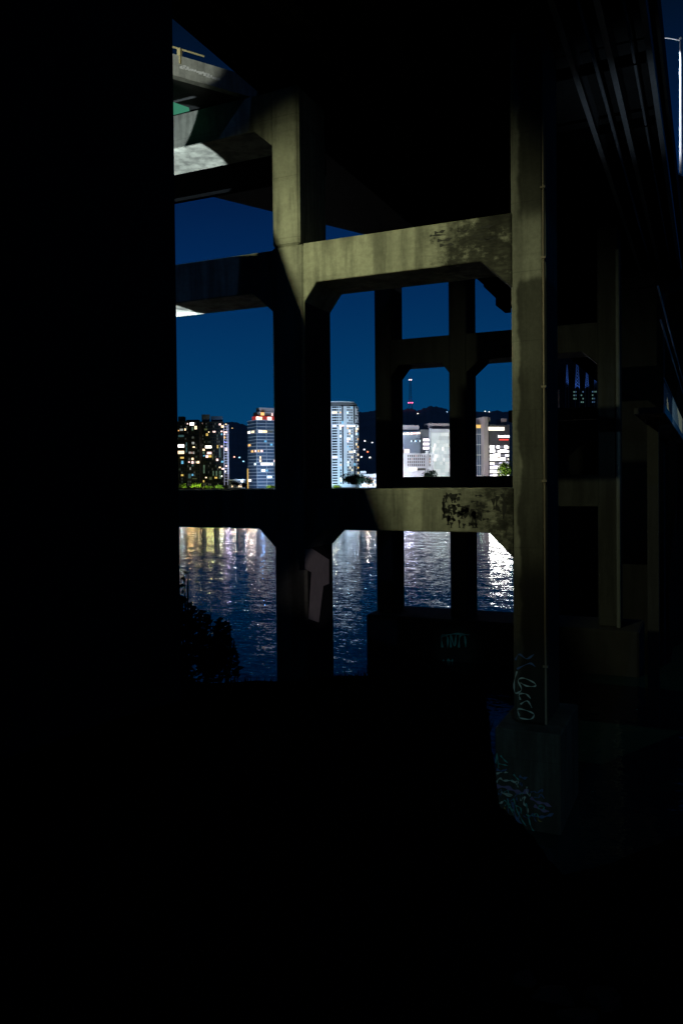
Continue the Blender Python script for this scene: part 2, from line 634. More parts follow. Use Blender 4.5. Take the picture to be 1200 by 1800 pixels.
# --- the lit bent in the middle of the picture
bent = empty("concrete_bent", (-10, Y1, 0), 0,
             "tall concrete bridge bent with beams lit yellow green, its right column on a sprayed pedestal", "bridge pier", "concrete bents carrying the bridge")
ax0, ax1 = bx(481, 850, Y1), bx(537, 850, Y1)
ux0, ux1 = bx(477, 320, Y1), bx(525, 320, Y1)
rx0, rx1 = bx(898, 700, Y1), bx(959, 700, Y1)
lx1, lx0 = ax0 - 8.0, ax0 - 9.2
zu1, zu0 = bz(640, 411, Y1), bz(690, 478, Y1)
zl1, zl0 = bz(600, 859.5, Y1), bz(600, 932, Y1)
zt0 = bz(444, 231, Y1)
zt1 = ZD - .02
zped = bz(930, 1286, Y1 - .7)
# columns
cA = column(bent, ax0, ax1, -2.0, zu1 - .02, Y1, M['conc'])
cA.data.materials.append(M['conc_dark'])     # right side coloured dark as shade around the light patch
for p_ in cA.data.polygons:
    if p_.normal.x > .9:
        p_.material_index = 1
column(bent, ux0, ux1, zu1 - .02, zt1, Y1, M['conc'])
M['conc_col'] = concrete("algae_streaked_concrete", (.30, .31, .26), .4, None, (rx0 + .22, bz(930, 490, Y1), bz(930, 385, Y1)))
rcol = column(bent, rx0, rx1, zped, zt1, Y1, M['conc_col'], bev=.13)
column(bent, lx0, lx1, -2.0, zt1, Y1, M['conc'])
# beams
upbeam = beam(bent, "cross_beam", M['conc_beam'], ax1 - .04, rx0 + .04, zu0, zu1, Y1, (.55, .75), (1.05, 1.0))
beam(bent, "cross_beam", M['conc'], lx1 - .04, ax0 + .04, bz(400, 521, Y1), bz(400, 451, Y1), Y1, (.9, .8), (.9, .8))
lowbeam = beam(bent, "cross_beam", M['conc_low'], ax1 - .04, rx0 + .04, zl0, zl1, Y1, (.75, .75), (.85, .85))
beam(bent, "cross_beam", M['conc'], lx1 - .04, ax0 + .04, zl0, zl1, Y1, (.75, .75), (.75, .75))
beam(bent, "cross_beam", M['conc'], lx1 - .04, ux0 + .04, zt0, zt1 - .06, Y1, (.8, .7), (.8, .7))
# pedestals
px0, px1 = bx(869, 1300, Y1 - .7), bx(984, 1300, Y1 - .7)
ped = MB().box((px0, Y1 - .7, -2.2), (px1, Y1 + DEP + .8, zped)).build("pedestal", M['conc_ped'], bent, bevel=.05)
ped["label"] = "grimy concrete pedestal covered in tangled graffiti"
MB().box((ax0 - .5, Y1 - .5, -2.2), (ax1 + .5, Y1 + DEP + .5, bz(500, 1270, Y1))).build("pedestal", M['conc_dark'], bent, bevel=.08)
# drain pipe down the right column
dp = MB()
dpx = rx1 - .05
dp.tube([(dpx, Y1 - .06, zped + .1), (dpx, Y1 - .06, zu0 + .1), (dpx + .02, Y1 - .06, zt1 - 1.0)], .04, 10)
for zz in (zped + 2, zl1 + .2, zl1 + 3.3, zu0 - .2, zu1 + .6):
    dp.box((dpx - .08, Y1 - .13, zz), (dpx + .08, Y1 + .03, zz + .07))
dp.build("pipe_and_lit_edge", M['pipe'], bent, smooth=False)
# buff patch: pool of light painted on the side of the left column
bp_ = MB()
bpp = [(536, 966), (548, 964), (578, 984), (578, 1026), (568, 1030), (560, 1094), (542, 1088), (547, 1006), (536, 1000)]
q = [at(x, y, X=ax1) for x, y in bpp]
bp_.poly([(ax1 - .01, p.y, p.z) for p in q] + [(ax1 + .006, p.y, p.z) for p in q],
         [tuple(range(9, 18))[::-1]] + [(i, (i + 1) % 9, (i + 1) % 9 + 9, i + 9) for i in range(9)])
bp_.build("light_patch", M['light_buff'], bent)
# graffiti on column foot and pedestal
strokes([[(905, 1160), (912, 1150), (925, 1158), (938, 1150)], [(908, 1176), (930, 1166), (940, 1172)]], .07, Y1 - .002, M['graf_blue'], rcol)
strokes([[(908, 1180), (903, 1200), (905, 1218), (916, 1212), (910, 1196), (920, 1192), (938, 1200), (940, 1206), (926, 1206), (914, 1200)],
         [(914, 1230), (912, 1220), (924, 1220), (932, 1228)], [(914, 1238), (926, 1232), (934, 1244)], [(912, 1258), (910, 1246), (928, 1250), (938, 1256), (932, 1264), (914, 1262), (912, 1256)]],
        .055, Y1 - .002, M['graf_pale'], rcol)
YP = Y1 - .702
for mname, w, lines in (
    ('graf_violet', .16, [[(872, 1382), (890, 1384), (904, 1390), (918, 1394), (928, 1388)]]),
    ('graf_teal', .05, [[(871, 1342), (872, 1324), (876, 1350)], [(874, 1342), (884, 1344), (892, 1346)], [(879, 1328), (886, 1336), (892, 1341)],
                        [(902, 1361), (908, 1368), (912, 1372)], [(891, 1404), (896, 1418), (902, 1432)], [(902, 1404), (908, 1424), (916, 1440), (924, 1452)],
                        [(924, 1412), (929, 1440), (934, 1456), (942, 1466), (948, 1474)], [(906, 1416), (914, 1420), (916, 1430)]]),
    ('graf_pale', .07, [[(871, 1376), (878, 1368), (884, 1372), (896, 1372), (906, 1376)], [(872, 1360), (884, 1357), (892, 1358)], [(880, 1392), (890, 1398), (900, 1398), (882, 1394)],
                        [(922, 1400), (920, 1412), (926, 1420), (927, 1430)], [(870, 1392), (872, 1410), (878, 1412), (884, 1408)]]),
    ('graf_blue', .10, [[(872, 1352), (882, 1356), (890, 1352)], [(912, 1364), (920, 1368), (926, 1366)], [(900, 1410), (906, 1436), (918, 1450)], [(934, 1432), (948, 1436), (962, 1434), (972, 1430)]]),
    ('graf_violet', .12, [[(932, 1402), (944, 1410), (956, 1412), (968, 1418)], [(938, 1416), (952, 1424), (964, 1426)]]),
    ('graf_ochre', .04, [[(876, 1424), (882, 1427), (886, 1424), (886, 1418)], [(944, 1432), (946, 1442), (952, 1444)]])):
    strokes(lines, w, YP, M[mname], ped)

M['graf_black'] = plain("black_spray_paint", (.012, .013, .012), .7)
rb = random.Random(11)
YB = Y1 + INS - .002
for k in range(48):
    gx, gy = rb.uniform(778, 848), rb.uniform(868, 922)
    if rb.random() < .5:
        ln = [(gx, gy), (gx + rb.uniform(-2, 2), min(928, gy + rb.uniform(8, 26)))]
    else:
        ln = [(gx, gy), (gx + rb.uniform(6, 14), gy + rb.uniform(-2, 2)), (gx + rb.uniform(8, 16), gy + rb.uniform(0, 7))]
    strokes([ln], rb.choice((.08, .13, .20)), YB, M['graf_black'], lowbeam)
strokes([[(874, 872), (872, 890), (880, 900)], [(882, 868), (886, 886), (884, 912)], [(866, 876), (868, 896)]], .16, YB, M['graf_black'], lowbeam)
for k in range(9):
    gx, gy = rb.uniform(752, 850), rb.uniform(404, 432)
    gy -= (gx - 800) * .14
    strokes([[(gx, gy), (gx + rb.uniform(8, 16), gy - rb.uniform(0, 3)), (gx + rb.uniform(18, 30), gy - rb.uniform(1, 5))]], rb.choice((.05, .08, .12)), YB, M['graf_black'], upbeam)
rs = random.Random(5)
for _ in range(26):
    gx, gy = rs.uniform(872, 948), rs.uniform(1352, 1462)
    if gy > 1415 + (gx - 872) * .78 or gy < 1340 + (gx - 872) * .62:
        continue
    ln = [(gx, gy)]
    for _k in range(rs.randint(2, 4)):
        ln.append((ln[-1][0] + rs.uniform(-4, 9), ln[-1][1] + rs.uniform(-9, 9)))
    strokes([ln], rs.choice((.03, .045, .07)), YP - .007, M[rs.choice(('graf_teal', 'graf_pale', 'graf_blue', 'graf_pale', 'graf_teal'))], ped)

# --- the second bent, out in the water
bent2 = empty("concrete_bent", (-14, Y2, 0), 0,
              "darker concrete bent standing in the river behind the lit one, on a long pile cap", "bridge pier", "concrete bents carrying the bridge")
c1 = (bx(658, 650, Y2), bx(686, 650, Y2))
c2 = (bx(788, 650, Y2), bx(819, 650, Y2))
c3 = (bx(1049, 700, Y2), bx(1085, 700, Y2))
zc = bz(770, 1068, Y2 + DEP + 1)
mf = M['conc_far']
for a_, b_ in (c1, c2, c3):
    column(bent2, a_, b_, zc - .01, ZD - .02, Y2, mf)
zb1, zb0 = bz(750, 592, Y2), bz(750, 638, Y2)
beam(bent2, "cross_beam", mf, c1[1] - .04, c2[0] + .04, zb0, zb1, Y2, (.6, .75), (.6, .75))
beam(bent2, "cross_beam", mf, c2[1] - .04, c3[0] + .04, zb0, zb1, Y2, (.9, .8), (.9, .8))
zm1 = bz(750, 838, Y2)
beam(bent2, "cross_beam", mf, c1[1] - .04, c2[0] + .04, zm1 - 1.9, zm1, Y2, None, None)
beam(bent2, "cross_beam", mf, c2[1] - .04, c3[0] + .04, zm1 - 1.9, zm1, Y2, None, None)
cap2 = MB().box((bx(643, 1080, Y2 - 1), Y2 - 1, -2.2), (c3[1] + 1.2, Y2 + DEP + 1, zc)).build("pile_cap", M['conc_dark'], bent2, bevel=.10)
p2 = MB()  # pale strip added for the lit edge of the column
p2.tube([(c3[1] + .02, Y2 - .08, zc + .02), (c3[1] + .02, Y2 - .08, ZD - 1.5)], .12, 8)
p2.build("pipe_and_lit_edge", plain("lit_edge_tone", (.085, .10, .105), .7), bent2)
YC = Y2 - 1.002
strokes([[(777, 1138), (776, 1118), (786, 1120), (786, 1138)], [(792, 1138), (791, 1116), (798, 1136), (801, 1116)], [(806, 1138), (808, 1118), (816, 1118), (818, 1138)], [(776, 1118), (800, 1114), (824, 1116)],
         [(778, 1160), (784, 1166), (787, 1158), (792, 1168), (795, 1158)]], .14, YC, M['graf_teal'], cap2)

# --- big pier farther out under the right edge of the deck
Y3 = 63.0
pier = empty("wall_pier", (-4.5, Y3, 0), 0, "broad dark wall pier with a cap under the right edge of the bridge deck", "bridge pier")
qx0, qx1 = bx(1087, 800, Y3), bx(1165, 800, Y3)
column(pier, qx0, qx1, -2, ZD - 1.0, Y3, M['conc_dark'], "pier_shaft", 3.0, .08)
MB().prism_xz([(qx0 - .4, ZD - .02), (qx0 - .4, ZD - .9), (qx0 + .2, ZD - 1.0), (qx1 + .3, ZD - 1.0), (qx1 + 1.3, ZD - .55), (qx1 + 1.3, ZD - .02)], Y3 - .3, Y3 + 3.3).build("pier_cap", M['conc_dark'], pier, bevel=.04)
Y4 = 78.0
wall3 = empty("wall_pier", (-10, Y4, 0), 0, "low black wall pier below the blue lit lattice masts", "bridge pier")
wx0, wx1 = bx(900, 760, Y4), bx(1056, 760, Y4)
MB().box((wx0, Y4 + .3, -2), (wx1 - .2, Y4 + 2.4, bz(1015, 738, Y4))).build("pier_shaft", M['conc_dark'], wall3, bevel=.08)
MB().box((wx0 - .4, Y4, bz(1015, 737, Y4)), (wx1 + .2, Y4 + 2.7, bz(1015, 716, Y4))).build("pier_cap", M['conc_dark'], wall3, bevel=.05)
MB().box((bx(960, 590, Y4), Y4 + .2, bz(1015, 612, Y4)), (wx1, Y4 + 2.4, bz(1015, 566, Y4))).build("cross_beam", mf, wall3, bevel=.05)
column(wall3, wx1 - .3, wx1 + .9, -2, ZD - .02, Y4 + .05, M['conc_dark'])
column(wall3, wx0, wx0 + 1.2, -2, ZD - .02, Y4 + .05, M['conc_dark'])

# --- the nearest bent: its right column fills the left of the picture
bent0 = empty("concrete_bent", (-5.3, 4.0, 0), 0, "huge black concrete column close to the viewer filling the left of the view", "bridge pier", "concrete bents carrying the bridge")
nx1 = at(316, 600, Y=6.4).x
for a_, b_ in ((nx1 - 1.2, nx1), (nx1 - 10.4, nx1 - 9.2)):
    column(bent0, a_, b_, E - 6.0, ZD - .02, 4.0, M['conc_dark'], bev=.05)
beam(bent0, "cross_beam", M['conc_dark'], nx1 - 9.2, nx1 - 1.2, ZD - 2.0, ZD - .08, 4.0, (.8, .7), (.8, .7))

# ------------------------------------------------------------------ decks
DXL, DXR = -15.7, at(1157, 30, Z=ZD + 1.25).x
deck = empty("bridge_deck", (-8, 40, ZD), 0, "long black bridge deck overhead on steel girders, running away to the right", "bridge deck")
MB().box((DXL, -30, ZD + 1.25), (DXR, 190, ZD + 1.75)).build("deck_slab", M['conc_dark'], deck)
for xx in (-15.35, -13.7, -11.4, -9.1, -6.9):
    gm = MB()
    gm.box((xx - .03, -30, ZD + .06), (xx + .03, 190, ZD + 1.246)).box((xx - .28, -30, ZD), (xx + .28, 190, ZD + .056))
    gm.build("girder", M['steel_dark'], deck)
for xx in (-4.45, -3.15, DXR - .30):
    gm = MB()
    gm.box((xx - .03, -30, ZD + .06), (xx + .03, 190, ZD + 1.246)).box((xx - .10, -30, ZD), (xx + .10, 190, ZD + .056))
    gm.build("girder", M['steel_grey'], deck)
pm = MB()
pm.tube([(-3.75, -30, ZD + .30), (-3.75, 190, ZD + .30)], .07, 8)
pm.build("conduit", M['steel_grey'], deck)
pm = MB()
pm.tube([(-2.45, -30, ZD + .40), (-2.45, 190, ZD + .40)], .05, 8)
pm.build("conduit", M['steel_grey'], deck)
pm = MB()
for yy in [-20 + 5.75 * i for i in range(36)]:
    pm.box((DXL + .4, yy, ZD + .35), (DXR - .5, yy + .12, ZD + .75))
pm.build("cross_frame", M['steel_dark'], deck)
for xx in (DXL, DXR - .3):
    MB().box((xx, -30, ZD + 1.754), (xx + .3, 190, ZD + 2.6)).build("parapet", M['conc_dark'], deck)
MB().box((DXL - .25, 66, ZD - .55), (DXL + .25, 69.5, ZD + .9)).tube([(DXL - .1, 62, ZD + .2), (DXL - .1, 66, ZD + .1)], .14).build("drain_box", M['steel_dark'], deck)

# curved ramp that joins the deck from the left behind the lit bent
nA, nB = at(308, 134, Z=ZD), at(390, 157, Z=ZD)
fA, fB = at(313, 331, Z=ZD), at(640, 412, Z=ZD)


def line_at_x(p, q2, x):
    t = (x - p.x) / (q2.x - p.x)
    return p.y + (q2.y - p.y) * t


ramp_r = empty("ramp_deck", (-24, 34, ZD), 0, "dark curved ramp deck joining from the left with a floodlit concrete edge", "bridge deck")
xl = DXL - .06
yn, yf_ = line_at_x(nA, nB, xl), line_at_x(fA, fB, xl)
nL = nA + (nA - nB) * 5.5
fL = fA + (fA - fB) * .62
dirn = (nB - nA)
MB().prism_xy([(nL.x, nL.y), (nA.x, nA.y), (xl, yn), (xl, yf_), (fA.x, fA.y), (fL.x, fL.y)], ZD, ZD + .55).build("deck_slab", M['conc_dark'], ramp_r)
MB().box((-25.5, 31.6, ZD - 1.5), (xl - .3, 31.95, ZD - .004)).box((-25.5, 33.6, ZD - .8), (xl - .3, 33.9, ZD - .004)).build("spill_screen", M['steel_dark'], ramp_r)  # dark beams added to hide light spilt on the ramp underside
nrm = Vector((dirn.y, -dirn.x, 0)).normalized()
e0, e1 = nL + nrm * .004, Vector((xl - .05, line_at_x(nA, nB, xl - .05), ZD))
edge = [(e0.x, e0.y), (e1.x, e1.y), (e1.x - nrm.x * .28, e1.y - nrm.y * .28), (e0.x - nrm.x * .28, e0.y - nrm.y * .28)]
zpar = at(308, 97, X=nA.x).z
MB().prism_xy([(x + nrm.x * .05, y + nrm.y * .05) for x, y in edge], ZD - .004, zpar).build("parapet", M['conc_pale'], ramp_r)
rl = MB()
a_, b_ = nA - dirn * .4, nA + dirn * .62
rl.tube([(a_.x, a_.y, zpar + .27), (b_.x, b_.y, zpar + .27)], .035)
pp = nA + dirn * .10
rl.box((pp.x - .07, pp.y - .07, zpar - .3), (pp.x + .07, pp.y + .07, zpar + .27))
rl.build("hand_rail", M['yellow'], ramp_r)
gm = MB()
for k in range(15):
    t = .13 + k * .056
    p = nA + dirn * t + nrm * .056
    s_ = .05 + random.random() * .04
    zz = ZD + .42 - .10 * t + random.uniform(-.04, .04)
    u = dirn.normalized() * s_
    gm.poly([(p.x - u.x, p.y - u.y, zz - s_ * .8), (p.x + u.x, p.y + u.y, zz - s_ * random.random()), (p.x + u.x * .7, p.y + u.y * .7, zz + s_), (p.x - u.x, p.y - u.y, zz + s_ * random.random())], [(0, 1, 2, 3)])
gm.build("graffiti", M['white_paint'], ramp_r)

# unseen slab added at the left, behind the nearest column; its edge cuts the lamp light on the bent
low = empty("blocker_slab", (-20, 8, E + 10), 0, "unseen slab added to cut the lamp light on the bent", "bridge deck")
BX = -15.9
MB().prism_xy([(BX, -14), (BX, 20.3), (BX - 3.5, 21.5), (-24, 22.0), (-24, -14)], E + 9.6, E + 10.5).build("deck_slab", M['conc_dark'], low)  # added unseen slab that cuts the lamp light
MB().prism_xy([(BX, -14), (BX, 20.3), (BX - .3, 20.4), (BX - .3, -14)], E + 10.504, E + 11.5).build("parapet", M['conc_dark'], low)  # upper edge of the added blocker slab
column(low, -21.5, -20, E - 8, E + 9.596, 8, M['conc_dark'])  # support of the added blocker slab
lb = empty("wall_lamp", (L1[0], L1[1], E + 11.5), 0, "hooded sodium lamp on a short mast above the added blocker slab", "lamp")
MB().tube([(L1[0], L1[1] - .5, E + 10.5), (L1[0], L1[1] - .5, E + 14.3), (L1[0], L1[1] - .05, E + 14.35)], .05).build("mast", M['steel_grey'], lb)
MB().prism_xz([(L1[0] - .22, E + 14.3), (L1[0] - .14, E + 14.5), (L1[0] + .14, E + 14.5), (L1[0] + .22, E + 14.3)], L1[1] - .3, L1[1] + .1).build("lamp_hood", M['steel_dark'], lb)

# green sign seen under the ramp edge
sg = empty("road_sign", at(325, 184, D=31.2), YAW, "corner of a green road sign lit under the ramp edge", "sign")
sm_ = MB()
qq = [at(298, 177, D=31.2), at(312, 182, D=31.2), at(332, 189, D=31.2), at(333, 194, D=31.2), at(298, 203, D=31.2)]
sm_.poly(list(qq) + [p + FWD * .05 for p in qq], [tuple(range(5)), tuple(range(9, 4, -1))] + [(i, i + 5, (i + 1) % 5 + 5, (i + 1) % 5) for i in range(5)])
sm_.tube([at(302, 180, D=31.23), at(302, 150, D=31.23)], .02, 6)
so = MB()
so.v = [Matrix.Rotation(-YAW, 3, 'Z') @ (v - sg.location) for v in sm_.v]
so.f = sm_.f
so.build("sign_panel", M['green_sign'], sg, world=False)

# ------------------------------------------------------------------ right hand side: far ramp, lamp post, walkway
rr = empty("side_ramp", at(1230, 330, D=60), 0, "dark elevated roadway carrying the tall white lamp post", "bridge deck")
p0, p1 = at(1186, 302, D=60), at(1420, 250, D=75)
zt_ = p0.z
dv = Vector((p1.x - p0.x, p1.y - p0.y, 0)).normalized()
dn = Vector((-dv.y, dv.x, 0))
ar = [(p0.x, p0.y), (p0.x + dv.x * 60, p0.y + dv.y * 60), (p0.x + dv.x * 60 + dn.x * 9, p0.y + dv.y * 60 + dn.y * 9), (p0.x + dn.x * 9, p0.y + dn.y * 9)]
MB().prism_xy(ar, zt_ - 1.9, zt_ - .1).build("deck_slab", M['conc_dark'], rr)
MB().prism_xy([(ar[0][0], ar[0][1]), (ar[1][0], ar[1][1]), (ar[1][0] + dn.x * .2, ar[1][1] + dn.y * .2), (ar[0][0] + dn.x * .2, ar[0][1] + dn.y * .2)], zt_ - .096, zt_ + .02).build("kerb", M['white_paint'], rr)
for kx in (8, 40):
    cp = Vector((p0.x, p0.y, 0)) + dv * kx + dn * 4.5
    MB().box((cp.x - 1, cp.y - 1, -2), (cp.x + 1, cp.y + 1, zt_ - 1.904)).build("column", M['conc_dark'], rr)

lpost = at(1195.5, 300, D=62)
lp = empty("street_lamp", lpost, 0, "bright white street lamp post with a curved arm at the right edge", "street lamp")
tp = at(1193.5, 68, D=62)
lm = MB()
lm.tube([(lpost.x, lpost.y, lpost.z - 1.2), (lpost.x, lpost.y, lpost.z), (lpost.x, lpost.y, tp.z)], .155, 10, .085)
lm.build("pole", M['white_paint'], lp, smooth=True)
am = MB()
hx = at(1140, 66, D=62)
arm = [(lpost.x, lpost.y, tp.z - .15)]
for k in range(1, 9):
    t = k / 8
    p = Vector((lpost.x, lpost.y, 0)).lerp(Vector((hx.x, hx.y, 0)), t)
    arm.append((p.x, p.y, tp.z - .15 + .24 * math.sin(t * 2.5)))
am.tube(arm, .05, 8)
am.build("arm", M['white_paint'], lp, smooth=True)
MB().ball((lpost.x, lpost.y, tp.z + .02), .13).build("pole_cap", M['steel_grey'], lp)
hd = Vector(arm[-1])
MB().box((hd.x - .5, hd.y - .2, hd.z - .12), (hd.x + .1, hd.y + .2, hd.z + .06)).build("lamp_head", M['steel_dark'], lp, bevel=.03)
lamp("street_lamp_light", 'SPOT', (hd.x - .1, hd.y, hd.z - .2), 1500, (.85, .92, 1), (hd.x - .1, hd.y, 0), 150, .3, .1)
lamp("post_fill", 'SPOT', (lpost.x - 4.0, lpost.y - 5.0, lpost.z + 3.5), 2200, (.86, .90, 1.0), (lpost.x, lpost.y, lpost.z + 7.5), 120, .3, .05)  # added unseen spot that brightens the pole

wk = empty("footbridge", (-1, 50, E + 3), 0, "narrow footbridge with thin railings catching blue light at the right edge", "footbridge")
zw = at(1168, 720, X=-1.7).z
MB().box((-2.85, 36, zw - .25), (-1.7, 150, zw)).build("walkway_slab", M['conc_dark'], wk)
MB().box((-1.696, 36, zw - .25), (-1.64, 150, zw + .10)).build("edge_beam", M['steel_grey'], wk)
rm = MB()
for k in range(230):
    yy = 36.2 + k * .45
    rm.box((-1.69, yy, zw + .10), (-1.65, yy + .04, zw + 1.15))
rm.build("baluster_grille", M['steel_grey'], wk)
MB().tube([(-1.67, 36, zw + 1.18), (-1.67, 150, zw + 1.18)], .03).build("hand_rail", M['steel_grey'], wk)
MB().tube([(-1.8, 36, zw + 3.6), (-1.8, 150, zw + 3.6)], .04).build("cable", M['steel_grey'], wk)
MB().tube([(-1.9, 36, zw + 5.0), (-1.9, 150, zw + 5.0)], .04).build("cable", M['steel_grey'], wk)
for yy in (40, 62.2, 90, 120):
    MB().box((-2.6, yy, -2), (-2.1, yy + .6, zw - .254)).build("post", M['conc_dark'], wk)
lamp("walkway_light", 'SPOT', (1.2, 41, E + 2.6), 230, (.45, .80, 1.0), (-1.66, 48, zw), 56, .7, .1)


# ------------------------------------------------------------------ vegetation and rocks on the near bank
def leafy(mb, c, rad, count, size, sq=.8):
    for _ in range(count):
        while True:
            p = Vector((random.uniform(-1, 1), random.uniform(-1, 1), random.uniform(-1, 1)))
            if p.length < 1:
                break
        if random.random() < .5:
            p = p.normalized() * random.uniform(.75, 1.05)
        p = Vector(c) + Vector((p.x * rad[0], p.y * rad[1], p.z * rad[2]))
        u = Vector((random.gauss(0, 1), random.gauss(0, 1), random.gauss(0, .6))).normalized()
        w = u.cross(Vector((random.gauss(0, 1), random.gauss(0, 1), random.gauss(0, 1)))).normalized()
        s = size * random.uniform(.6, 1.3)
        mb.poly([p - u * s, p - u * s * .1 + w * s * .42, p + u * s, p - u * s * .1 - w * s * .42], [(0, 1, 2, 3)])


def bush(px, top, depth, rad_px, label, count=420, size=.05):
    c = at(px, 1188, D=depth)
    gz = ground_z(c.x, c.y)
    tz = at(px, top, D=depth).z
    h = tz - gz
    w = rad_px * depth / FPX
    root = empty("bramble_bush", (c.x, c.y, gz), 0, label, "bush", "bushes on the near bank")
    mb = MB()
    for k in range(4):
        cc = (c.x + random.uniform(-.4, .4) * w, c.y + random.uniform(-.4, .4) * w, gz + h * (.25 + .18 * k))
        leafy(mb, cc, (w * (1 - .17 * k), w * (1 - .17 * k), h * .24), count // 4, size)
    mb.build("leaves", M['leaf_near'], root)
    st = MB()
    for k in range(7):
        a = random.uniform(0, 6.28)
        tip = Vector((c.x + math.cos(a) * w * random.uniform(.2, .8), c.y + math.sin(a) * w * .6, gz + h * random.uniform(.7, 1.02)))
        st.tube([(c.x, c.y, gz - .05), ((c.x + tip.x) / 2 + .03, (c.y + tip.y) / 2, gz + h * .5), tip], .012, 5, .004)
    st.build("stem", M['bark'], root)


bush(322, 1002, 8.0, 22, "tall thin bramble shoot beside the huge black column", 160, .045)
bush(322, 1052, 8.2, 44, "low dense bramble bush at the foot of the black column", 520)
bush(362, 1068, 8.3, 44, "rounded bramble bush in the middle of the clump on the bank", 560)
bush(398, 1090, 8.4, 30, "outermost bramble bush with leaf tips against the water", 420)
gr = MB()
for _ in range(2600):
    px = random.uniform(330, 860)
    ld = lip_depth(px)
    d = ld + random.uniform(-1.2, .25)
    p = RGT * ((px - 600) / FPX * d) + FWD * d
    gz = ground_z(p.x, p.y)
    h = random.uniform(.015, .075) * (1.6 if random.random() < .05 else 1)
    a = random.uniform(0, 6.28)
    dx, dy = math.cos(a), math.sin(a)
    lean = random.uniform(0, .09)
    gr.poly([(p.x - dy * .006, p.y + dx * .006, gz - .02), (p.x + dy * .006, p.y - dx * .006, gz - .02), (p.x + dx * lean, p.y + dy * lean, gz + h)], [(0, 1, 2)])
tag(gr.build("grass", M['grass']), kind='stuff', label="short dark grass along the edge of the bank")


def rock(px, py, size, label, flat=.6):
    d = CAMROT @ Vector(((px - 600) / FPX, (900 - py - 30.3) / FPX, -1.0))
    t = .5
    while t < 60:
        p = EYE + d * t
        if p.z < ground_z(p.x, p.y):
            break
        t += .02
    mb = MB()
    bm = bmesh.new()
    bmesh.ops.create_icosphere(bm, subdivisions=2, radius=1)
    off = Vector((random.uniform(0, 50), random.uniform(0, 50), 0))
    pl = [Vector((random.gauss(0, 1), random.gauss(0, 1), random.gauss(0, 1))).normalized() for _ in range(9)]
    for v in bm.verts:
        for q_ in pl:
            e = v.co.dot(q_) - .52
            if e > 0:
                v.co -= q_ * e
    o = len(mb.v)
    mb.v = [Vector((p.x + v.co.x * size, p.y + v.co.y * size * .8, p.z + v.co.z * size * flat)) for v in bm.verts]
    mb.f = [tuple(v.index for v in f.verts) for f in bm.faces]
    bm.free()
    root = mb.build("rock", M['rock'])
    root.location = (0, 0, 0)
    tag(root, label, "rock", "riprap rocks at the viewer's feet")


rock(920, 1726, .075, "small brown rock lying alone near the bottom of the view")
rock(975, 1752, .10, "larger grey rock next to the small brown one")
rock(1022, 1790, .085, "angular rock at the lower edge beside the large grey rock")
rock(1065, 1768, .09, "flat grey rock rightmost of the dim rocks")

# ------------------------------------------------------------------ city across the river
WIN_MAX = 100


def winset(root, rects, wall_y, depth_m, mats, rz=None):
    """rects: (x, z, w, h, material). Lit panes become parts first; past the limit the rest is one stuff part"""
    meshes = {}
    lit = [r for r in rects if r[4] != 'off']
    off = [r for r in rects if r[4] == 'off']
    random.shuffle(lit)
    parts = lit[:WIN_MAX]
    rest = lit[WIN_MAX:]
    for x, z, w, h, m in parts:
        key = (round(w, 2), round(h, 2), m)
        if key not in meshes:
            mb = MB().box((-w / 2, -depth_m, 0), (w / 2, .0, h))
            o = mb.build("window", mats[m], None)
            meshes[key] = o.data
        else:
            o = bpy.data.objects.new("window", meshes[key])
            COL.objects.link(o)
        o.parent = root
        o.location = (x, wall_y, z)
    byrest = {}
    for x, z, w, h, m in rest:
        byrest.setdefault(m, []).append((x, z, w, h))
    if off:
        byrest['off'] = [r[:4] for r in off]
    for m, rs in byrest.items():
        mb = MB()
        for x, z, w, h in rs:
            mb.box((x - w / 2, wall_y - depth_m * .7, z), (x + w / 2, wall_y, z + h))
        o = mb.build("window", M['glass_dark'] if m == 'off' else mats[m], root, world=False)
        o["kind"] = "stuff"


def pick(prob, table):
    if random.random() > prob:
        return 'off'
    r = random.random() * sum(w for _, w in table)
    for k, w in table:
        r -= w
        if r <= 0:
            return k
    return table[-1][0]


def bbase(px, D, z=4.0):
    p = at(px, 845, D=D)
    p.z = z
    return p


def mpp(D):
    return D / FPX


CITYMIX = [('warm', 2.6), ('white', 2.4), ('cool', 1), ('amber', 1.2), ('teal', 1), ('rose', 2), ('dim', 13), ('olive', 8)]


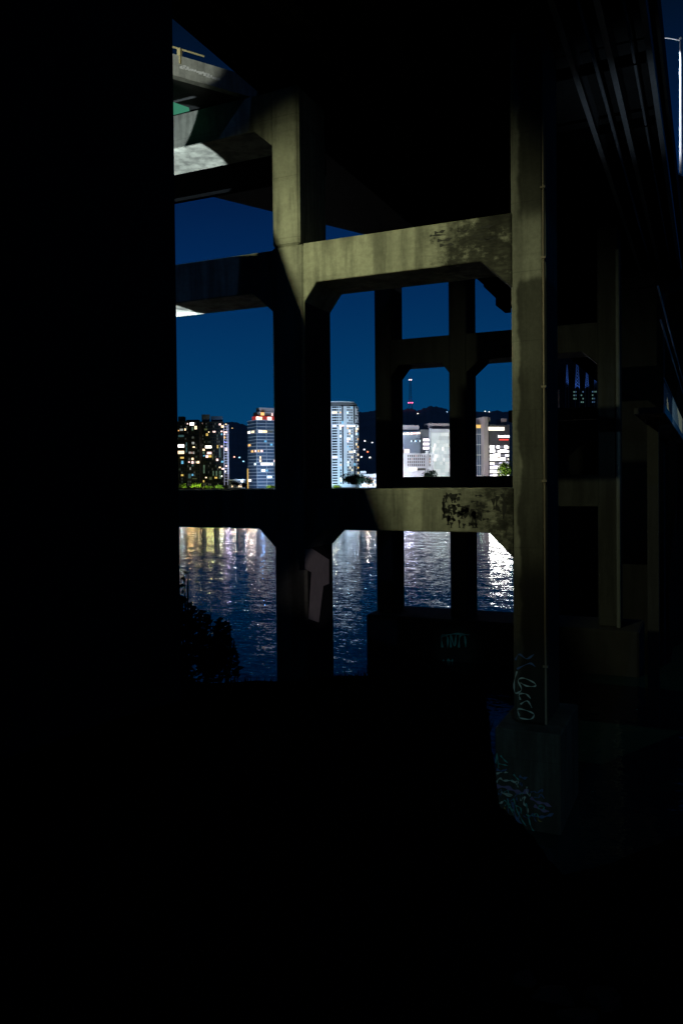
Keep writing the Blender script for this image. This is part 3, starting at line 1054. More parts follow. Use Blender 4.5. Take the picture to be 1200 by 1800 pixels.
APT_LIT = [  # x0, y0, x1, y1 in 1/11.43 photograph pixels from (305, 720); colour
    (65, 700, 215, 760, 'white'), (75, 830, 215, 890, 'warm'), (330, 260, 415, 320, 'white'), (425, 330, 470, 395, 'warm'), (130, 385, 195, 425, 'pale'), (225, 380, 250, 420, 'warm'),
    (95, 412, 115, 432, 'amber'), (205, 235, 235, 260, 'amber'), (275, 272, 296, 296, 'rose'), (655, 480, 695, 525, 'gold'), (620, 380, 680, 415, 'olive'), (675, 220, 740, 255, 'warm'), (805, 222, 845, 270, 'rose'),
    (850, 215, 905, 245, 'white'), (915, 280, 955, 315, 'rose'), (960, 320, 1010, 360, 'warm'), (790, 430, 845, 458, 'rose'), (700, 440, 722, 460, 'warm'), (950, 425, 990, 450, 'rose'), (955, 480, 985, 510, 'teal'),
    (640, 725, 765, 775, 'white'), (675, 850, 765, 895, 'rose'), (650, 915, 700, 965, 'rose'), (702, 915, 765, 960, 'gold'), (530, 790, 630, 825, 'warm'), (390, 740, 430, 765, 'warm'), (310, 845, 345, 885, 'pale'), (347, 850, 390, 885, 'rosedim'),
    (395, 845, 420, 890, 'pale'), (365, 970, 405, 1010, 'warm'), (300, 970, 340, 1015, 'dim'), (365, 1035, 405, 1085, 'rose'), (300, 1040, 332, 1065, 'rose'), (435, 1035, 455, 1075, 'pale'), (470, 1035, 520, 1080, 'warm'), (525, 1040, 580, 1078, 'pale'),
    (160, 1030, 200, 1090, 'teal'), (155, 1300, 200, 1335, 'gold'), (370, 1290, 400, 1330, 'teal'), (860, 985, 900, 1030, 'rose'), (875, 715, 900, 775, 'gold'), (960, 1030, 1005, 1065, 'teal'), (950, 725, 990, 755, 'rose'), (1035, 770, 1085, 825, 'rose'),
    (1010, 440, 1080, 470, 'rose'), (1015, 480, 1040, 512, 'rose'), (1015, 540, 1040, 580, 'amber'), (915, 1150, 950, 1175, 'warm'), (970, 1175, 1030, 1205, 'rose'), (1045, 1120, 1080, 1150, 'rose'), (1030, 1230, 1050, 1260, 'white'), (140, 950, 210, 985, 'gold'),
    (1040, 285, 1065, 305, 'warm'), (1050, 648, 1082, 668, 'blue'), (1015, 640, 1040, 664, 'blue'), (370, 540, 410, 580, 'dim'), (370, 650, 420, 695, 'pale'), (100, 510, 210, 550, 'tealdim'), (250, 660, 275, 740, 'tealdim'), (250, 760, 275, 860, 'tealdim'),
    (370, 1095, 405, 1140, 'tealdim'), (530, 1165, 590, 1210, 'pale'), (600, 1110, 630, 1190, 'greendim'), (600, 1200, 630, 1280, 'greendim'), (790, 1230, 812, 1330, 'greendim'), (850, 1230, 880, 1330, 'greendim'), (920, 1230, 960, 1300, 'greendim'), (920, 1310, 960, 1390, 'greendim'),
    (720, 1350, 770, 1410, 'olive'), (565, 1420, 620, 1460, 'gold'), (830, 1350, 880, 1385, 'gold'), (640, 1352, 670, 1376, 'warm'), (960, 1326, 982, 1350, 'white'), (530, 840, 580, 885, 'greendim'), (585, 840, 625, 885, 'greendim'), (600, 915, 630, 940, 'teal'),
    (780, 890, 800, 1000, 'olive'), (370, 350, 400, 420, 'greendim'), (250, 330, 275, 400, 'dim'), (330, 1160, 350, 1210, 'pale'), (300, 1290, 350, 1380, 'tealdim'), (920, 760, 945, 960, 'tealdim'), (555, 263, 582, 288, 'rose'), (380, 1380, 470, 1395, 'olive')]
LIT.update({'pale': emit("pale_dim_window", (.80, .82, .75), .42), 'gold': emit("gold_lit_window", (1.0, .68, .16), .85), 'rosedim': emit("dim_rose_window", (.85, .52, .42), .5), 'tealdim': emit("dim_teal_window", (.20, .48, .50), .16),
            'greendim': emit("dim_green_window", (.30, .52, .34), .22), 'blue': emit("blue_lit_window", (.30, .30, 1.0), 1.6)})


def on_facade(root, px, py):
    """photograph pixel -> local x, z on the facade plane of a building"""
    rz = root.rotation_euler.z
    nn = Vector((-math.sin(rz), math.cos(rz), 0))
    d = CAMROT @ Vector(((px - 600) / FPX, (900 - py - 30.3) / FPX, -1.0))
    p = EYE + d * ((root.location - EYE).dot(nn) / d.dot(nn)) - root.location
    p = Matrix.Rotation(-rz, 3, 'Z') @ p
    return p.x, p.z


def apartment(px0, px1, top, D, label, turn, wallmat, floors, cols_, penthouse, lo, hi):
    s = mpp(D)
    w = (px1 - px0) * s
    root = empty("apartment_tower", bbase((px0 + px1) / 2, D), YAW + turn, label, "building", "towers on the far bank")
    h = at(600, top, D=D).z - 4.0
    MB().box((-w / 2, 0, 0), (w / 2, 20, h)).build("wall", wallmat, root, world=False)
    fh = h / floors
    cw = w / cols_
    sl_ = MB()
    for f in range(1, floors):
        for k in range(cols_):
            if (k * 7 + f // 3) % 3 != 0:
                sl_.box((-w / 2 + k * cw + .15, -1.0, f * fh - .20), (-w / 2 + (k + 1) * cw - .15, -.02, f * fh))
    sl_.build("balcony", M['dark_wall'], root, world=False)["kind"] = "stuff"
    rects = []
    for a, b, c, d_, m in APT_LIT:
        ax, ay, bx_, by = 305 + a / 11.43, 720 + b / 11.43, 305 + c / 11.43, 720 + d_ / 11.43
        if lo <= (ax + bx_) / 2 < hi:
            x0, z0 = on_facade(root, ax, by)
            x1, z1 = on_facade(root, bx_, ay)
            if z1 < h - .3:
                rects.append(((x0 + x1) / 2, z0, x1 - x0, z1 - z0, m))
    for f in range(floors):
        for k in range(cols_):
            x, z = -w / 2 + (k + .5) * cw, f * fh + .7
            if any(abs(x - r[0]) < (cw + r[2]) / 2 and abs(z + fh / 2 - r[1] - r[3] / 2) < (fh + r[3]) / 2 for r in rects):
                continue
            r_ = random.random()
            m = 'off' if r_ < .80 else random.choice(('faint', 'faint', 'faintg'))
            rects.append((x, z, cw * random.choice((.5, .65, .8)), fh - random.choice((1.0, 1.4)), m))
    winset(root, [r for r in rects if r[4] not in ('faint', 'faintg')], -.02, .12, LIT)
    for m in ('faint', 'faintg'):
        mb = MB()
        for x, z, wd, hg, mm_ in rects:
            if mm_ == m:
                mb.box((x - wd / 2, -.10, z), (x + wd / 2, -.02, z + hg))
        mb.build("window", LIT[m], root, world=False)["kind"] = "stuff"
    for (u0, u1, ptop, pm) in penthouse:
        MB().box((-w / 2 + u0 * w, 2, h - .01), (-w / 2 + u1 * w, 10, at(600, ptop, D=D).z - 4)).build("roof_house", M[pm], root, world=False)
    MB().box((-w / 2 - .2, -.2, h - .004), (w / 2 + .2, 1.6, h + .8)).build("roof_parapet", wallmat, root, world=False)
    return root, w, h


LIT['faint'] = emit("faint_lit_window", (.50, .52, .48), .045)
LIT['faintg'] = emit("faint_green_window", (.30, .46, .38), .06)
tA, wA, hA = apartment(292, 352, 739, 850, "dark brick apartment tower leftmost across the river with two wide white windows", R(-6), M['brown_wall'], 22, 16, [(.36, .52, 729, 'dark_wall'), (.60, .95, 735, 'dark_wall')], 292, 352)
tB, wB, hB = apartment(350, 394, 740, 862, "dark apartment tower with a bright violet white corner, right of the leftmost brick tower", R(8), M['dark_wall'], 22, 14, [(.14, .46, 726, 'grey_wall'), (.50, .97, 729, 'blue_glass')], 352, 393.5)
# glassy stair corner of the second tower
cm_ = MB()
sB = mpp(862)
cx0, cx1 = wB / 2 + .05, wB / 2 + 8.5 * sB
for k in range(22):
    zz = 8 + k * (hA - 10) / 22
    cm_.box((cx0, -.4, zz), (cx1, -.25, zz + .30))
for xx in (cx0, cx1 - 1.7, cx1 - .5):
    cm_.box((xx, -.5, 4), (xx + .42, -.2, hA - 2))
cm_.build("lattice_frame", emit("violet_white_strip", (.66, .66, 1.0), .50, (.5, .5, .6)), tB, world=False)
MB().box((cx0, 0, 0), (cx1, 10, hA - 2.2)).build("stair_tower", M['dark_wall'], tB, world=False)
rects = []
for a, b, c, d_, m in APT_LIT:
    ax, ay, bx_, by = 305 + a / 11.43, 720 + b / 11.43, 305 + c / 11.43, 720 + d_ / 11.43
    if (ax + bx_) / 2 >= 393.5:
        x0, z0 = on_facade(tB, ax, by)
        x1, z1 = on_facade(tB, bx_, ay)
        rects.append(((x0 + x1) / 2, z0, x1 - x0, z1 - z0, m))
winset(tB, rects, -.02, .5, LIT)

# low podium building between the towers
pod = empty("podium_building", bbase(418, 840), YAW, "low grey podium building between the two lit towers", "building")
s = mpp(840)
MB().box((-17 * s, 0, 0), (10 * s, 16, 15 * s)).build("wall", M['grey_wall'], pod, world=False)
MB().box((-18 * s, -.6, 15 * s + .01), (11 * s, 16, 17 * s)).build("roof", M['slab'], pod, world=False)
winset(pod, [((-14 + 4 * k) * s, 3 * s, 2.4 * s, 4 * s, random.choice(['dim', 'olive', 'off', 'off', 'warm'])) for k in range(6)] +
       [(7.5 * s, 12 * s, 4 * s, 3.0 * s, 'white')], -.02, .12, LIT)

# glass tower with slab edges and a red crown
D2 = 875
s = mpp(D2)
tw = empty("glass_tower", bbase(452, D2), YAW + R(30), "glass tower with pale floor slabs and a red lit crown", "building", "towers on the far bank")
H2 = at(452, 738, D=D2).z - 4
LW, RW = 46.0, 14.0       # right face along +x, left face along +y behind the corner
MB().box((0, 0, 0), (LW, RW * 1.7, H2)).build("curtain_wall", M['blue_glass'], tw, world=False)
nf = 21
fh = H2 / nf
sm2 = MB()
for f in range(1, nf + 1):
    sm2.box((-.7, -.9, f * fh - .35), (LW + .5, -.01, f * fh + .15))
    sm2.box((-.7, -.01, f * fh - .35), (-.01, RW * 1.7, f * fh + .10))
sm2.build("slab_edge", M['slab'], tw, world=False)
mm = MB()
for k in range(5):
    mm.box((k * LW / 4 - .10, -.35, 0), (k * LW / 4 + .10, -.02, H2 - .4))
mm.build("mullion_frame", M['slab'], tw, world=False)
gold = MB().box((-1.0, RW * 1.7 - .4, 0), (-.3, RW * 1.7 + .6, 22)).build("lit_corner_strip", emit("gold_strip", (1.0, .62, .12), .9), tw, world=False)
rects = []
for f, xs_ in ((17, [(-9, 0)]),):
    pass
for (x, f, wd, m) in ((2.2, 17, 4.6, 'white'), (7.4, 17, 5.0, 'warm'), (13.0, 17, 4.0, 'dim'), (16.5, 17, 3.0, 'dim'), (4.5, 11, 2.6, 'rose'), (1.2, 11, 1.8, 'amber'), (3.0, 8, 2.2, 'warm'), (20, 8, 5.0, 'rose'),
                      (4.5, 7, 11.0, 'white'), (13.5, 7, 3.0, 'cool'), (17.0, 7, 2.0, 'white'), (21.0, 7, 2.4, 'cool'), (5.0, 5, 5.0, 'cool'), (3.4, 9, 1.5, 'warm'), (12.0, 3, 5.5, 'cool'), (20.5, 5, 3.4, 'dim'),
                      (9.0, 14, 3.0, 'teal'), (16.0, 13, 3.0, 'teal'), (11.0, 5, 2.0, 'teal'), (23.0, 9, 2.5, 'teal')):
    rects.append((x + wd / 2, f * fh + .6, wd, fh - 1.3, m))
winset(tw, rects, -.02, .14, LIT)
sd = MB()
for (u, f, wd, m) in ():
    pass
for (u, f, wd, m) in ((16.5, 17, 7, 'white'), (6, 17, 7, 'warm'), (16, 13, 7, 'amber'), (9, 11, 6, 'amber'), (1, 11, 4, 'rose'), (16, 2, 7, 'white'), (3, 7, 4, 'cool')):
    o = MB().box((-.16, u, f * fh + .6), (-.02, u + wd, f * fh + fh - .8)).build("window", LIT[m], tw, world=False)
MB().box((1.0, 2, H2 + .16), (LW - 1, RW, H2 + 4.4)).build("crown_drum", emit("red_crown_light", (1.0, .07, .05), .34, (.3, .03, .03)), tw, world=False)
MB().box((3.0, 3.5, H2 + 4.4), (LW - 1, RW + 1, H2 + 9.0)).build("crown_level", M['grey_wall'], tw, world=False)
MB().box((6.0, 4.0, H2 + 9.0), (LW - 4, RW, H2 + 14)).build("roof_house", M['pink_wall'], tw, world=False)
MB().box((4.5, 3.0, H2 + 8.2), (LW, RW + 1.5, H2 + 9.0)).build("crown_rim", M['slab'], tw, world=False)
for (x, z, wd, m) in ((0.6, .3, 3.2, 'white'), (4.4, .3, 3.0, 'warm'), (6.0, 5.2, 4.0, 'amber'), (14.0, .4, 4.5, 'white'), (19.0, 5.0, 1.2, 'rose')):
    MB().box((x, 1.2, H2 + z), (x + wd, 1.9, H2 + z + 3.2)).build("window", LIT[m], tw, world=False)

# white elliptical tower
D3 = 900
s = mpp(D3)
rt = empty("round_tower", bbase(590, D3), YAW, "tall white elliptical tower with a ring roof and many small windows", "building", "towers on the far bank")
H3 = at(590, 709, D=D3).z - 4
RA, RB = 41.5 * s, 26.0 * s
seg = 64
body = MB()
ring = [(RA * math.cos(2 * math.pi * i / seg), RB * math.sin(2 * math.pi * i / seg) + RB) for i in range(seg)]
ringlow = ring
body.prism_xy(ring, 0, H3 - 3)
body.build("wall", M['white_wall'], rt, world=False, smooth=False)
MB().prism_xy([(x * .93, (y - RB) * .93 + RB) for x, y in ring], H3 - 3.0, H3 + .5).build("roof_drum", M['grey_wall'], rt, world=False)
MB().prism_xy([(x * .90 - 1, (y - RB) * .95 + RB) for x, y in ring], H3 + 1.4, H3 + 2.4).build("roof_ring", M['white_wall'], rt, world=False)
MB().prism_xy([(x * .45 - 5, (y - RB) * .45 + RB) for x, y in ring], H3 + .4, H3 + 1.7).build("roof_house", M['grey_wall'], rt, world=False)
NF3 = 31
fh = (H3 - 3) / NF3
jobs = []
COLS3 = []
for sg_ in (1, -1):
    COLS3 += [(sg_ * u, w_, t_) for u, w_, t_ in ((.22, 1.6, 's'), (.31, 1.7, 'v'), (.53, 1.5, 's'), (.61, 1.5, 's'), (.70, 1.6, 's'), (.81, 2.0, 'v'), (.89, 2.2, 's'), (.96, 2.8, 's'))]
COLS3 += [(-.03, 5.6, 'w'), (.12, 1.4, 'b')]
for f in range(1, NF3):
    ring_floor = f == 23
    for u_, w_, t_ in COLS3:
        a = -math.acos(max(-1, min(1, u_)))
        wd, hgt = w_, fh - 1.35
        if t_ == 'b' and f < 24 and not ring_floor:
            continue
        if t_ == 'v':
            hgt = fh - .02
        if t_ == 's' and random.random() < .12 and not ring_floor:
            continue
        if ring_floor:
            m = random.choice(['white', 'cool', 'rose', 'off'])
            wd, hgt = min(3.4, w_ * 1.7), 1.25
        elif t_ == 'w':
            m = pick(.06, [('warm', 1), ('rose', 1)])
        elif t_ == 'v':
            m = pick(.07, [('cool', 1), ('teal', 1), ('white', 1)])
        else:
            m = pick(.08 if f > 23 else .34, [('warm', 4), ('white', 3), ('cool', 2), ('amber', 2), ('teal', 1), ('rose', 1)])
        jobs.append((0 if ring_floor and m != 'off' else 1 if m != 'off' else 2, random.random(), a, f, wd, hgt, m))
jobs.sort()
restm = {}
for n_, (pr_, _, a, f, wd, hgt, m) in enumerate(jobs):
    ca, sa = math.cos(a), math.sin(a)
    nrm_ = Vector((ca / RA, sa / RB, 0)).normalized()
    tng = Vector((-nrm_.y, nrm_.x, 0))
    c = Vector((RA * ca, RB * sa + RB, f * fh + .8))
    q_ = [c - tng * wd / 2 - nrm_ * .35, c + tng * wd / 2 - nrm_ * .35, c + tng * wd / 2 + nrm_ * .10, c - tng * wd / 2 + nrm_ * .10]
    single = pr_ < 2 and n_ < WIN_MAX
    tgt = MB() if single else restm.setdefault(m, MB())
    tgt.poly([(p.x, p.y, c.z) for p in q_] + [(p.x, p.y, c.z + hgt) for p in q_],
             [(0, 3, 2, 1), (4, 5, 6, 7), (0, 1, 5, 4), (1, 2, 6, 5), (2, 3, 7, 6), (3, 0, 4, 7)])
    if single:
        tgt.build("window", LIT[m], rt, world=False)
for m, mb in restm.items():
    mb.build("window", M['glass_dark'] if m == 'off' else LIT[m], rt, world=False)["kind"] = "stuff"

# low white building right of the round tower
lw = empty("low_building", bbase(648, 860), YAW + R(4), "long low white building glowing beside the round tower", "building")
s = mpp(860)
MB().box((-16 * s, 0, 0), (30 * s, 14, 22 * s)).build("wall", M['white_wall'], lw, world=False)
MB().box((-17 * s, -1.4, 22 * s + .01), (31 * s, 14, 23.6 * s)).build("roof", M['white_wall'], lw, world=False)
winset(lw, [((-14 + 3.6 * k) * s, zz * s, 2.8 * s, 3.4 * s, random.choice(['off', 'dim', 'rose', 'cool', 'warm', 'off'])) for k in range(12) for zz in (2.5, 8.2, 14.0)], -.02, .12, LIT)
MB().box((-14 * s, 3, 23.6 * s), (-4 * s, 9, 29 * s)).build("roof_house", M['white_wall'], lw, world=False)

# white hospital block
D5 = 880
s = mpp(D5)
ho = empty("hospital_block", bbase(757, D5), YAW + R(12), "broad white floodlit block with dark glass wing and grid of small windows", "building")
H5 = at(757, 754, D=D5).z - 4
facade = MB().box((0, 0, 0), (58 * s, 40, H5))
facade.build("wall", M['white_wall'], ho, world=False)
MB().box((-.02 - 60 * s, 5.0, 0), (-.02, 40, H5 - 2)).build("glass_wing", M['blue_glass'], ho, world=False)
fins = MB()
for k in range(20):
    xx = -54 * s + .3 + k * 37 * s / 20
    fins.box((xx, 4.3, 24), (xx + .75, 4.98, H5 - 6))
fins.build("facade_fin_frame", M['slab'], ho, world=False)
MB().box((-17 * s, 2.0, 26), (-.03, 4.9, H5 - .5)).build("corner_bay", M['grey_wall'], ho, world=False)
MB().box((-13.5 * s, 1.86, 40.2), (-1.8 * s, 1.985, 53.5)).build("violet_panel", plain("violet_panel", (.30, .26, .46), .6), ho, world=False)
for zz in (41.0, 45.5, 50.0):
    MB().box((-13 * s, 1.8, zz), (-2.5 * s, 1.98, zz + 2.5)).build("window", LIT['white'], ho, world=False)
lamp("wing_fill", 'SPOT', bbase(712, 846, at(722, 790, D=850).z + 5), 38000, (.62, .74, 1.0), at(732, 765, D=882), 120, .6, .4)  # added spot without a fitting, brightens the fins of the wing
fr = MB().box((-1.2, -.6, 8), (.3, 2.0, H5 + .6)).build("corner_frame", M['white_wall'], ho, world=False)
MB().box((-58 * s, 8, H5 - 1.98), (-17 * s, 26, H5 + 4.5)).build("roof_house", M['pink_wall'], ho, world=False)
MB().box((-1 * s, 5, H5 + .01), (54 * s, 26, H5 + 6.5)).build("roof_house", M['pink_wall'], ho, world=False)
rects = []
for f in range(13):
    k = 0.0
    while k < 30:
        wd = random.choice((2.5, 4, 6, 9))
        rects.append(((k + wd / 2) * s + .6, 8 + f * (H5 - 12) / 13, wd * s - .25, (H5 - 12) / 13 - random.choice((.12, .12, .3)), random.choice(['a', 'a', 'a', 'a', 'b', 'b', 'b', 'b', 'c', 'd'])))
        k += wd
PAN = {'a': emit("bright_pane", (.90, 1.0, .98), .52, (.5, .5, .5)), 'b': emit("soft_pane", (.80, .94, .95), .44, (.5, .5, .5)), 'c': emit("grey_pane", (.70, .84, .86), .36, (.5, .5, .5)), 'd': emit("white_pane", (1, .98, .95), .95, (.5, .5, .5))}
winset(ho, rects, -.02, .12, PAN)
rects = []
for k in range(26):
    rects.append((-58 * s + k * 1.8 * s, H5 - 6.5 + .05 * k, 1.3 * s, 2.2, random.choice(['white', 'white', 'rose', 'warm'])))
for k in range(13):
    rects.append((-33 * s + k * 2.2 * s, H5 - 14, 1.5 * s, 1.8, random.choice(['cool', 'cool', 'teal', 'off'])))
winset(ho, rects, 4.25, .12, LIT)
an = empty("annex_building", bbase(722, 850), YAW + R(3), "low white annex with a grid of small square windows in front of the white block", "building")
s = mpp(850)
HA_ = at(722, 797, D=850).z - 4
MB().box((-24 * s, 0, 0), (40 * s, 14, HA_)).build("wall", M['white_wall'], an, world=False)
rects = []
for r_ in range(4):
    for k in range(11):
        xx, zz = on_facade(an, 717 + 3.5 * k + (3 if k == 10 else 0), 801.5 + 5.3 * r_)
        rects.append((xx, zz - 1.1, 1.75 * s, 3.7 * s, random.choice(['off', 'off', 'off', 'off', 'dim', 'rosedim'])))
xx, zz = on_facade(an, 725.5, 827)
rects += [(xx, zz, 13 * s, 3.0, 'white'), (xx + 14.5 * s, zz, 15 * s, 2.2, 'faint')]
winset(an, rects, -.02, .12, LIT)
MB().box((26 * s, -.5, 0), (31 * s, 0.0, HA_ + 2.5)).build("stair_shaft", M['white_wall'], an, world=False)
MB().box((-12 * s, -.3, HA_ + .02), (-2 * s, 6, HA_ + 4.5)).build("roof_house", M['white_wall'], an, world=False)
for zz in (HA_ + .8, HA_ + 3.0):
    MB().box((-11 * s, -.45, zz), (-3 * s, -.31, zz + 1.5)).build("window", LIT['rose'], an, world=False)

# office block with a tall shaft
D6 = 860
s = mpp(D6)
of = empty("office_block", bbase(853, D6), YAW + R(14), "office block with a tall pale shaft and glaring white lit floors", "building")
H6 = at(853, 745, D=D6).z - 4
MB().box((4 * s, 0, 0), (46 * s, 30, H6 - 1)).build("wall", M['grey_wall'], of, world=False)
MB().box((-20 * s, 6, 0), (-4.02 * s, 30, H6 - 1.5)).build("glass_wing", M['blue_glass'], of, world=False)
gl = MB()
for f in range(1, 6):
    gl.box((-20 * s, 5.6, f * H6 / 6), (-4.1 * s, 5.98, f * H6 / 6 + .7))
for xx in (-16, -12, -8):
    gl.box((xx * s, 5.75, 0), (xx * s + .2, 5.98, H6 - 2))
gl.build("wing_frame", M['slab'], of, world=False)
MB().box((-4 * s, -2, 0), (3.98 * s, 24, at(853, 733, D=D6).z - 4)).build("shaft", M['pink_wall'], of, world=False)
MB().box((4.02 * s, 3, H6 - .99), (11 * s, 16, H6 + 7)).build("roof_house", M['pink_wall'], of, world=False)
MB().box((33 * s, 3, H6 - .99), (43 * s, 16, H6 + 6)).build("roof_house", M['pink_wall'], of, world=False)
GL = emit("glaring_pane", (1.0, .97, .95), 3.6, (.5, .5, .5))
WP = {'g': GL, 'v': emit("violet_pane", (.80, .78, 1.0), 2.0, (.5, .5, .5)), 'w': emit("warm_pane", (1.0, .88, .72), 2.2, (.5, .5, .5)), 'k': emit("dim_pane", (.5, .5, .6), .35, (.1, .1, .1))}
rects = []
for f in range(8):
    x = 8.0
    while x < 44:
        wd = random.choice((4, 6, 9, 5))
        wd = min(wd, 44.5 - x)
        rects.append(((x + wd / 2) * s, 10 + f * 4.35, wd * s - .25, 4.35 - random.choice((1.0, 1.3, 2.0)), random.choice(['g', 'g', 'g', 'g', 'v', 'w', 'v', 'k']) if f < 7 else random.choice(['g', 'w', 'k'])))
        x += wd
rects += [(21 * s, H6 - 7, 30 * s, 3.6, 'w'), (14 * s, 2, 18 * s, 5, 'g'), (36 * s, 2, 16 * s, 5, 'g')]
winset(of, rects, -.02, .12, WP)
sgn = empty("roof_sign", of.location + Vector((0, 0, H6)), YAW + R(14), "red and white lit sign along the top of the office block", "sign")
sb = MB()
x = 24.0
while x < 44:
    sb.box((x * s, -.45, -14.5), (x * s + random.uniform(.8, 1.4), -.2, -12.0 - random.uniform(0, .6)))
    x += random.uniform(2.2, 3.2)
sb.build("lettering", emit("white_sign_light", (1, .97, .95), 3.0), sgn, world=False)
MB().box((26 * s, -.40, -17.5), (44 * s, -.15, -16.2)).build("red_bar", emit("red_sign_light", (1.0, .07, .05), 1.4), sgn, world=False)
MB().box((24 * s, -.15, -15.2), (45 * s, -.01, -11.5)).build("backing", M['grey_wall'], sgn, world=False)
am_ = MB().box((-19 * s, 5.4, H6 - 4.2), (-4.5 * s, 5.58, H6 - .6)).build("window", emit("amber_band", (1.0, .62, .15), 1.0), of, world=False)
am_["label"] = "amber lit top floor of the glass wing"
# bright pavilion hidden behind the right column, seen only by its glare in the water
pv = empty("pavilion", bbase(892, 815), YAW, "glaring white riverside pavilion below the office block", "building")
s = mpp(815)
MB().box((-33 * s, 0, 0), (34 * s, 8, 8)).build("wall", M['white_wall'], pv, world=False)
winset(pv, [((-30 + 6.6 * k) * s, 1.0, 5.8 * s, 5.2, 'g') for k in range(10)], -.02, .12, {'g': emit("pavilion_pane", (1, .98, .96), 60.0, (.5, .5, .5))})

# added spots that wash the facades in place of city glow, with housings
for i, (px, D, tpx, ty, tD, en, colr, size) in enumerate((
        (560, 795, 598, 775, 895, 370000, (.50, .76, 1.0), 80), (655, 796, 606, 775, 895, 250000, (.52, .78, 1.0), 80),
        (700, 794, 735, 768, 880, 150000, (.88, .84, 1.0), 125), (775, 793, 772, 780, 880, 140000, (.88, .98, 1.0), 90),
        (838, 794, 856, 775, 858, 90000, (1.0, .88, .92), 80),
        (450, 795, 470, 785, 880, 430000, (.52, .70, 1.0), 80), (330, 796, 345, 820, 850, 9000, (.75, .85, .50), 110), (392, 794, 388, 810, 862, 9000, (.72, .78, .90), 110))):
    p = bbase(px, D, 3.9)
    fl = MB()
    f0 = empty("facade_fill", (p.x, p.y, 3.2), YAW, "squat floodlight added on the far bank in place of city glow", "facade_fill", "added facade fills on the far bank")
    fl.box((-.5, -.3, 0), (.5, .3, .25)).box((-.08, -.08, .25), (.08, .08, .9)).box((-.6, -.25, .7), (.6, .1, 1.15))
    fl.build("housing", M['steel_dark'], f0, world=False)  # housing of the added facade fill
    lamp("city_glow", 'SPOT', p + Vector((0, 0, .6)) + FWD * .6, en, colr, at(tpx, ty, D=tD), size, .6, .5)


# far trees
def tree(px, top, D, wpx, label, mat, count=700, size=.9, base=4.0):
    s_ = mpp(D)
    root = empty("tree", bbase(px, D, base), YAW, label, "tree", "trees on the far bank")
    h = at(px, top, D=D).z - base
    w = wpx * s_ / 2
    mb = MB()
    for _ in range(14):
        a, rr_ = random.uniform(0, 6.28), random.uniform(0, .65) * w
        zz = h * random.uniform(.32, .82)
        k = random.uniform(.28, .5)
        leafy(mb, (math.cos(a) * rr_, math.sin(a) * rr_ * .8, zz), (w * k, w * k, h * k * .42), count // 14, size)
    mb.build("crown", mat, root, world=False)
    tb = MB()
    tb.tube([(0, 0, -.2), (.1, 0, h * .35), (0, .1, h * .7)], .35, 7, .12)
    for k in range(5):
        a = k * 1.3
        tb.tube([(0, 0, h * (.25 + .06 * k)), (math.cos(a) * w * .6, math.sin(a) * w * .6, h * (.5 + .07 * k))], .14, 5, .04)
    tb.build("trunk", M['bark'], root, world=False)


tree(626, 829, 816, 62, "wide dark tree in front of the round tower", M['leaf_far'], 5200, .8)
tree(647, 835, 826, 24, "dark tree in front of the low white building", M['leaf_far'], 900, .7)
tree(757, 824, 824, 34, "round dark tree in front of the white block", M['leaf_far'], 1500, .8)
tree(886, 808, 824, 40, "bright green lit tree beside the office block", M['leaf_lit'], 2400, .9)
tree(905, 818, 822, 22, "small green tree behind the lit tree by the office block", M['leaf_lit'], 500, .8)
for i, (px, top, wpx, lab, mt) in enumerate(((322, 849, 24, "low green shrub leftmost under the brick tower", 'leaf_lit'), (344, 848, 26, "bright yellow green shrub under the brick tower", 'leaf_lit'), (366, 853, 20, "small lit shrub under the dark tower's middle", 'leaf_lit'),
                                             (385, 851, 26, "lit shrub under the blue white corner", 'leaf_lit'), (414, 843, 24, "dark tree between the two towers", 'leaf_far'), (428, 848, 14, "small dark tree by the glass tower", 'leaf_far'), (474, 852, 26, "lit shrub below the glass tower", 'leaf_lit'),
                                             (590, 852, 26, "lit green shrub at the foot of the round tower", 'leaf_lit'))):
    tree(px, top, 812, wpx, lab, M[mt], 420, .7, 3.6)
for px, en, c in ((334, 5200, (.80, 1.0, .18)), (352, 6000, (.85, 1.0, .20)), (380, 3600, (.72, 1.0, .25)), (474, 3600, (.9, 1.0, .3)), (592, 4200, (.8, 1.0, .25)), (880, 26000, (.80, 1.0, .30))):
    p = bbase(px, 804, 7.0)
    lamp("shrub_light", 'SPOT', p, en, c, p + FWD * 10 + Vector((0, 0, 1.5)), 140, .4, .3)

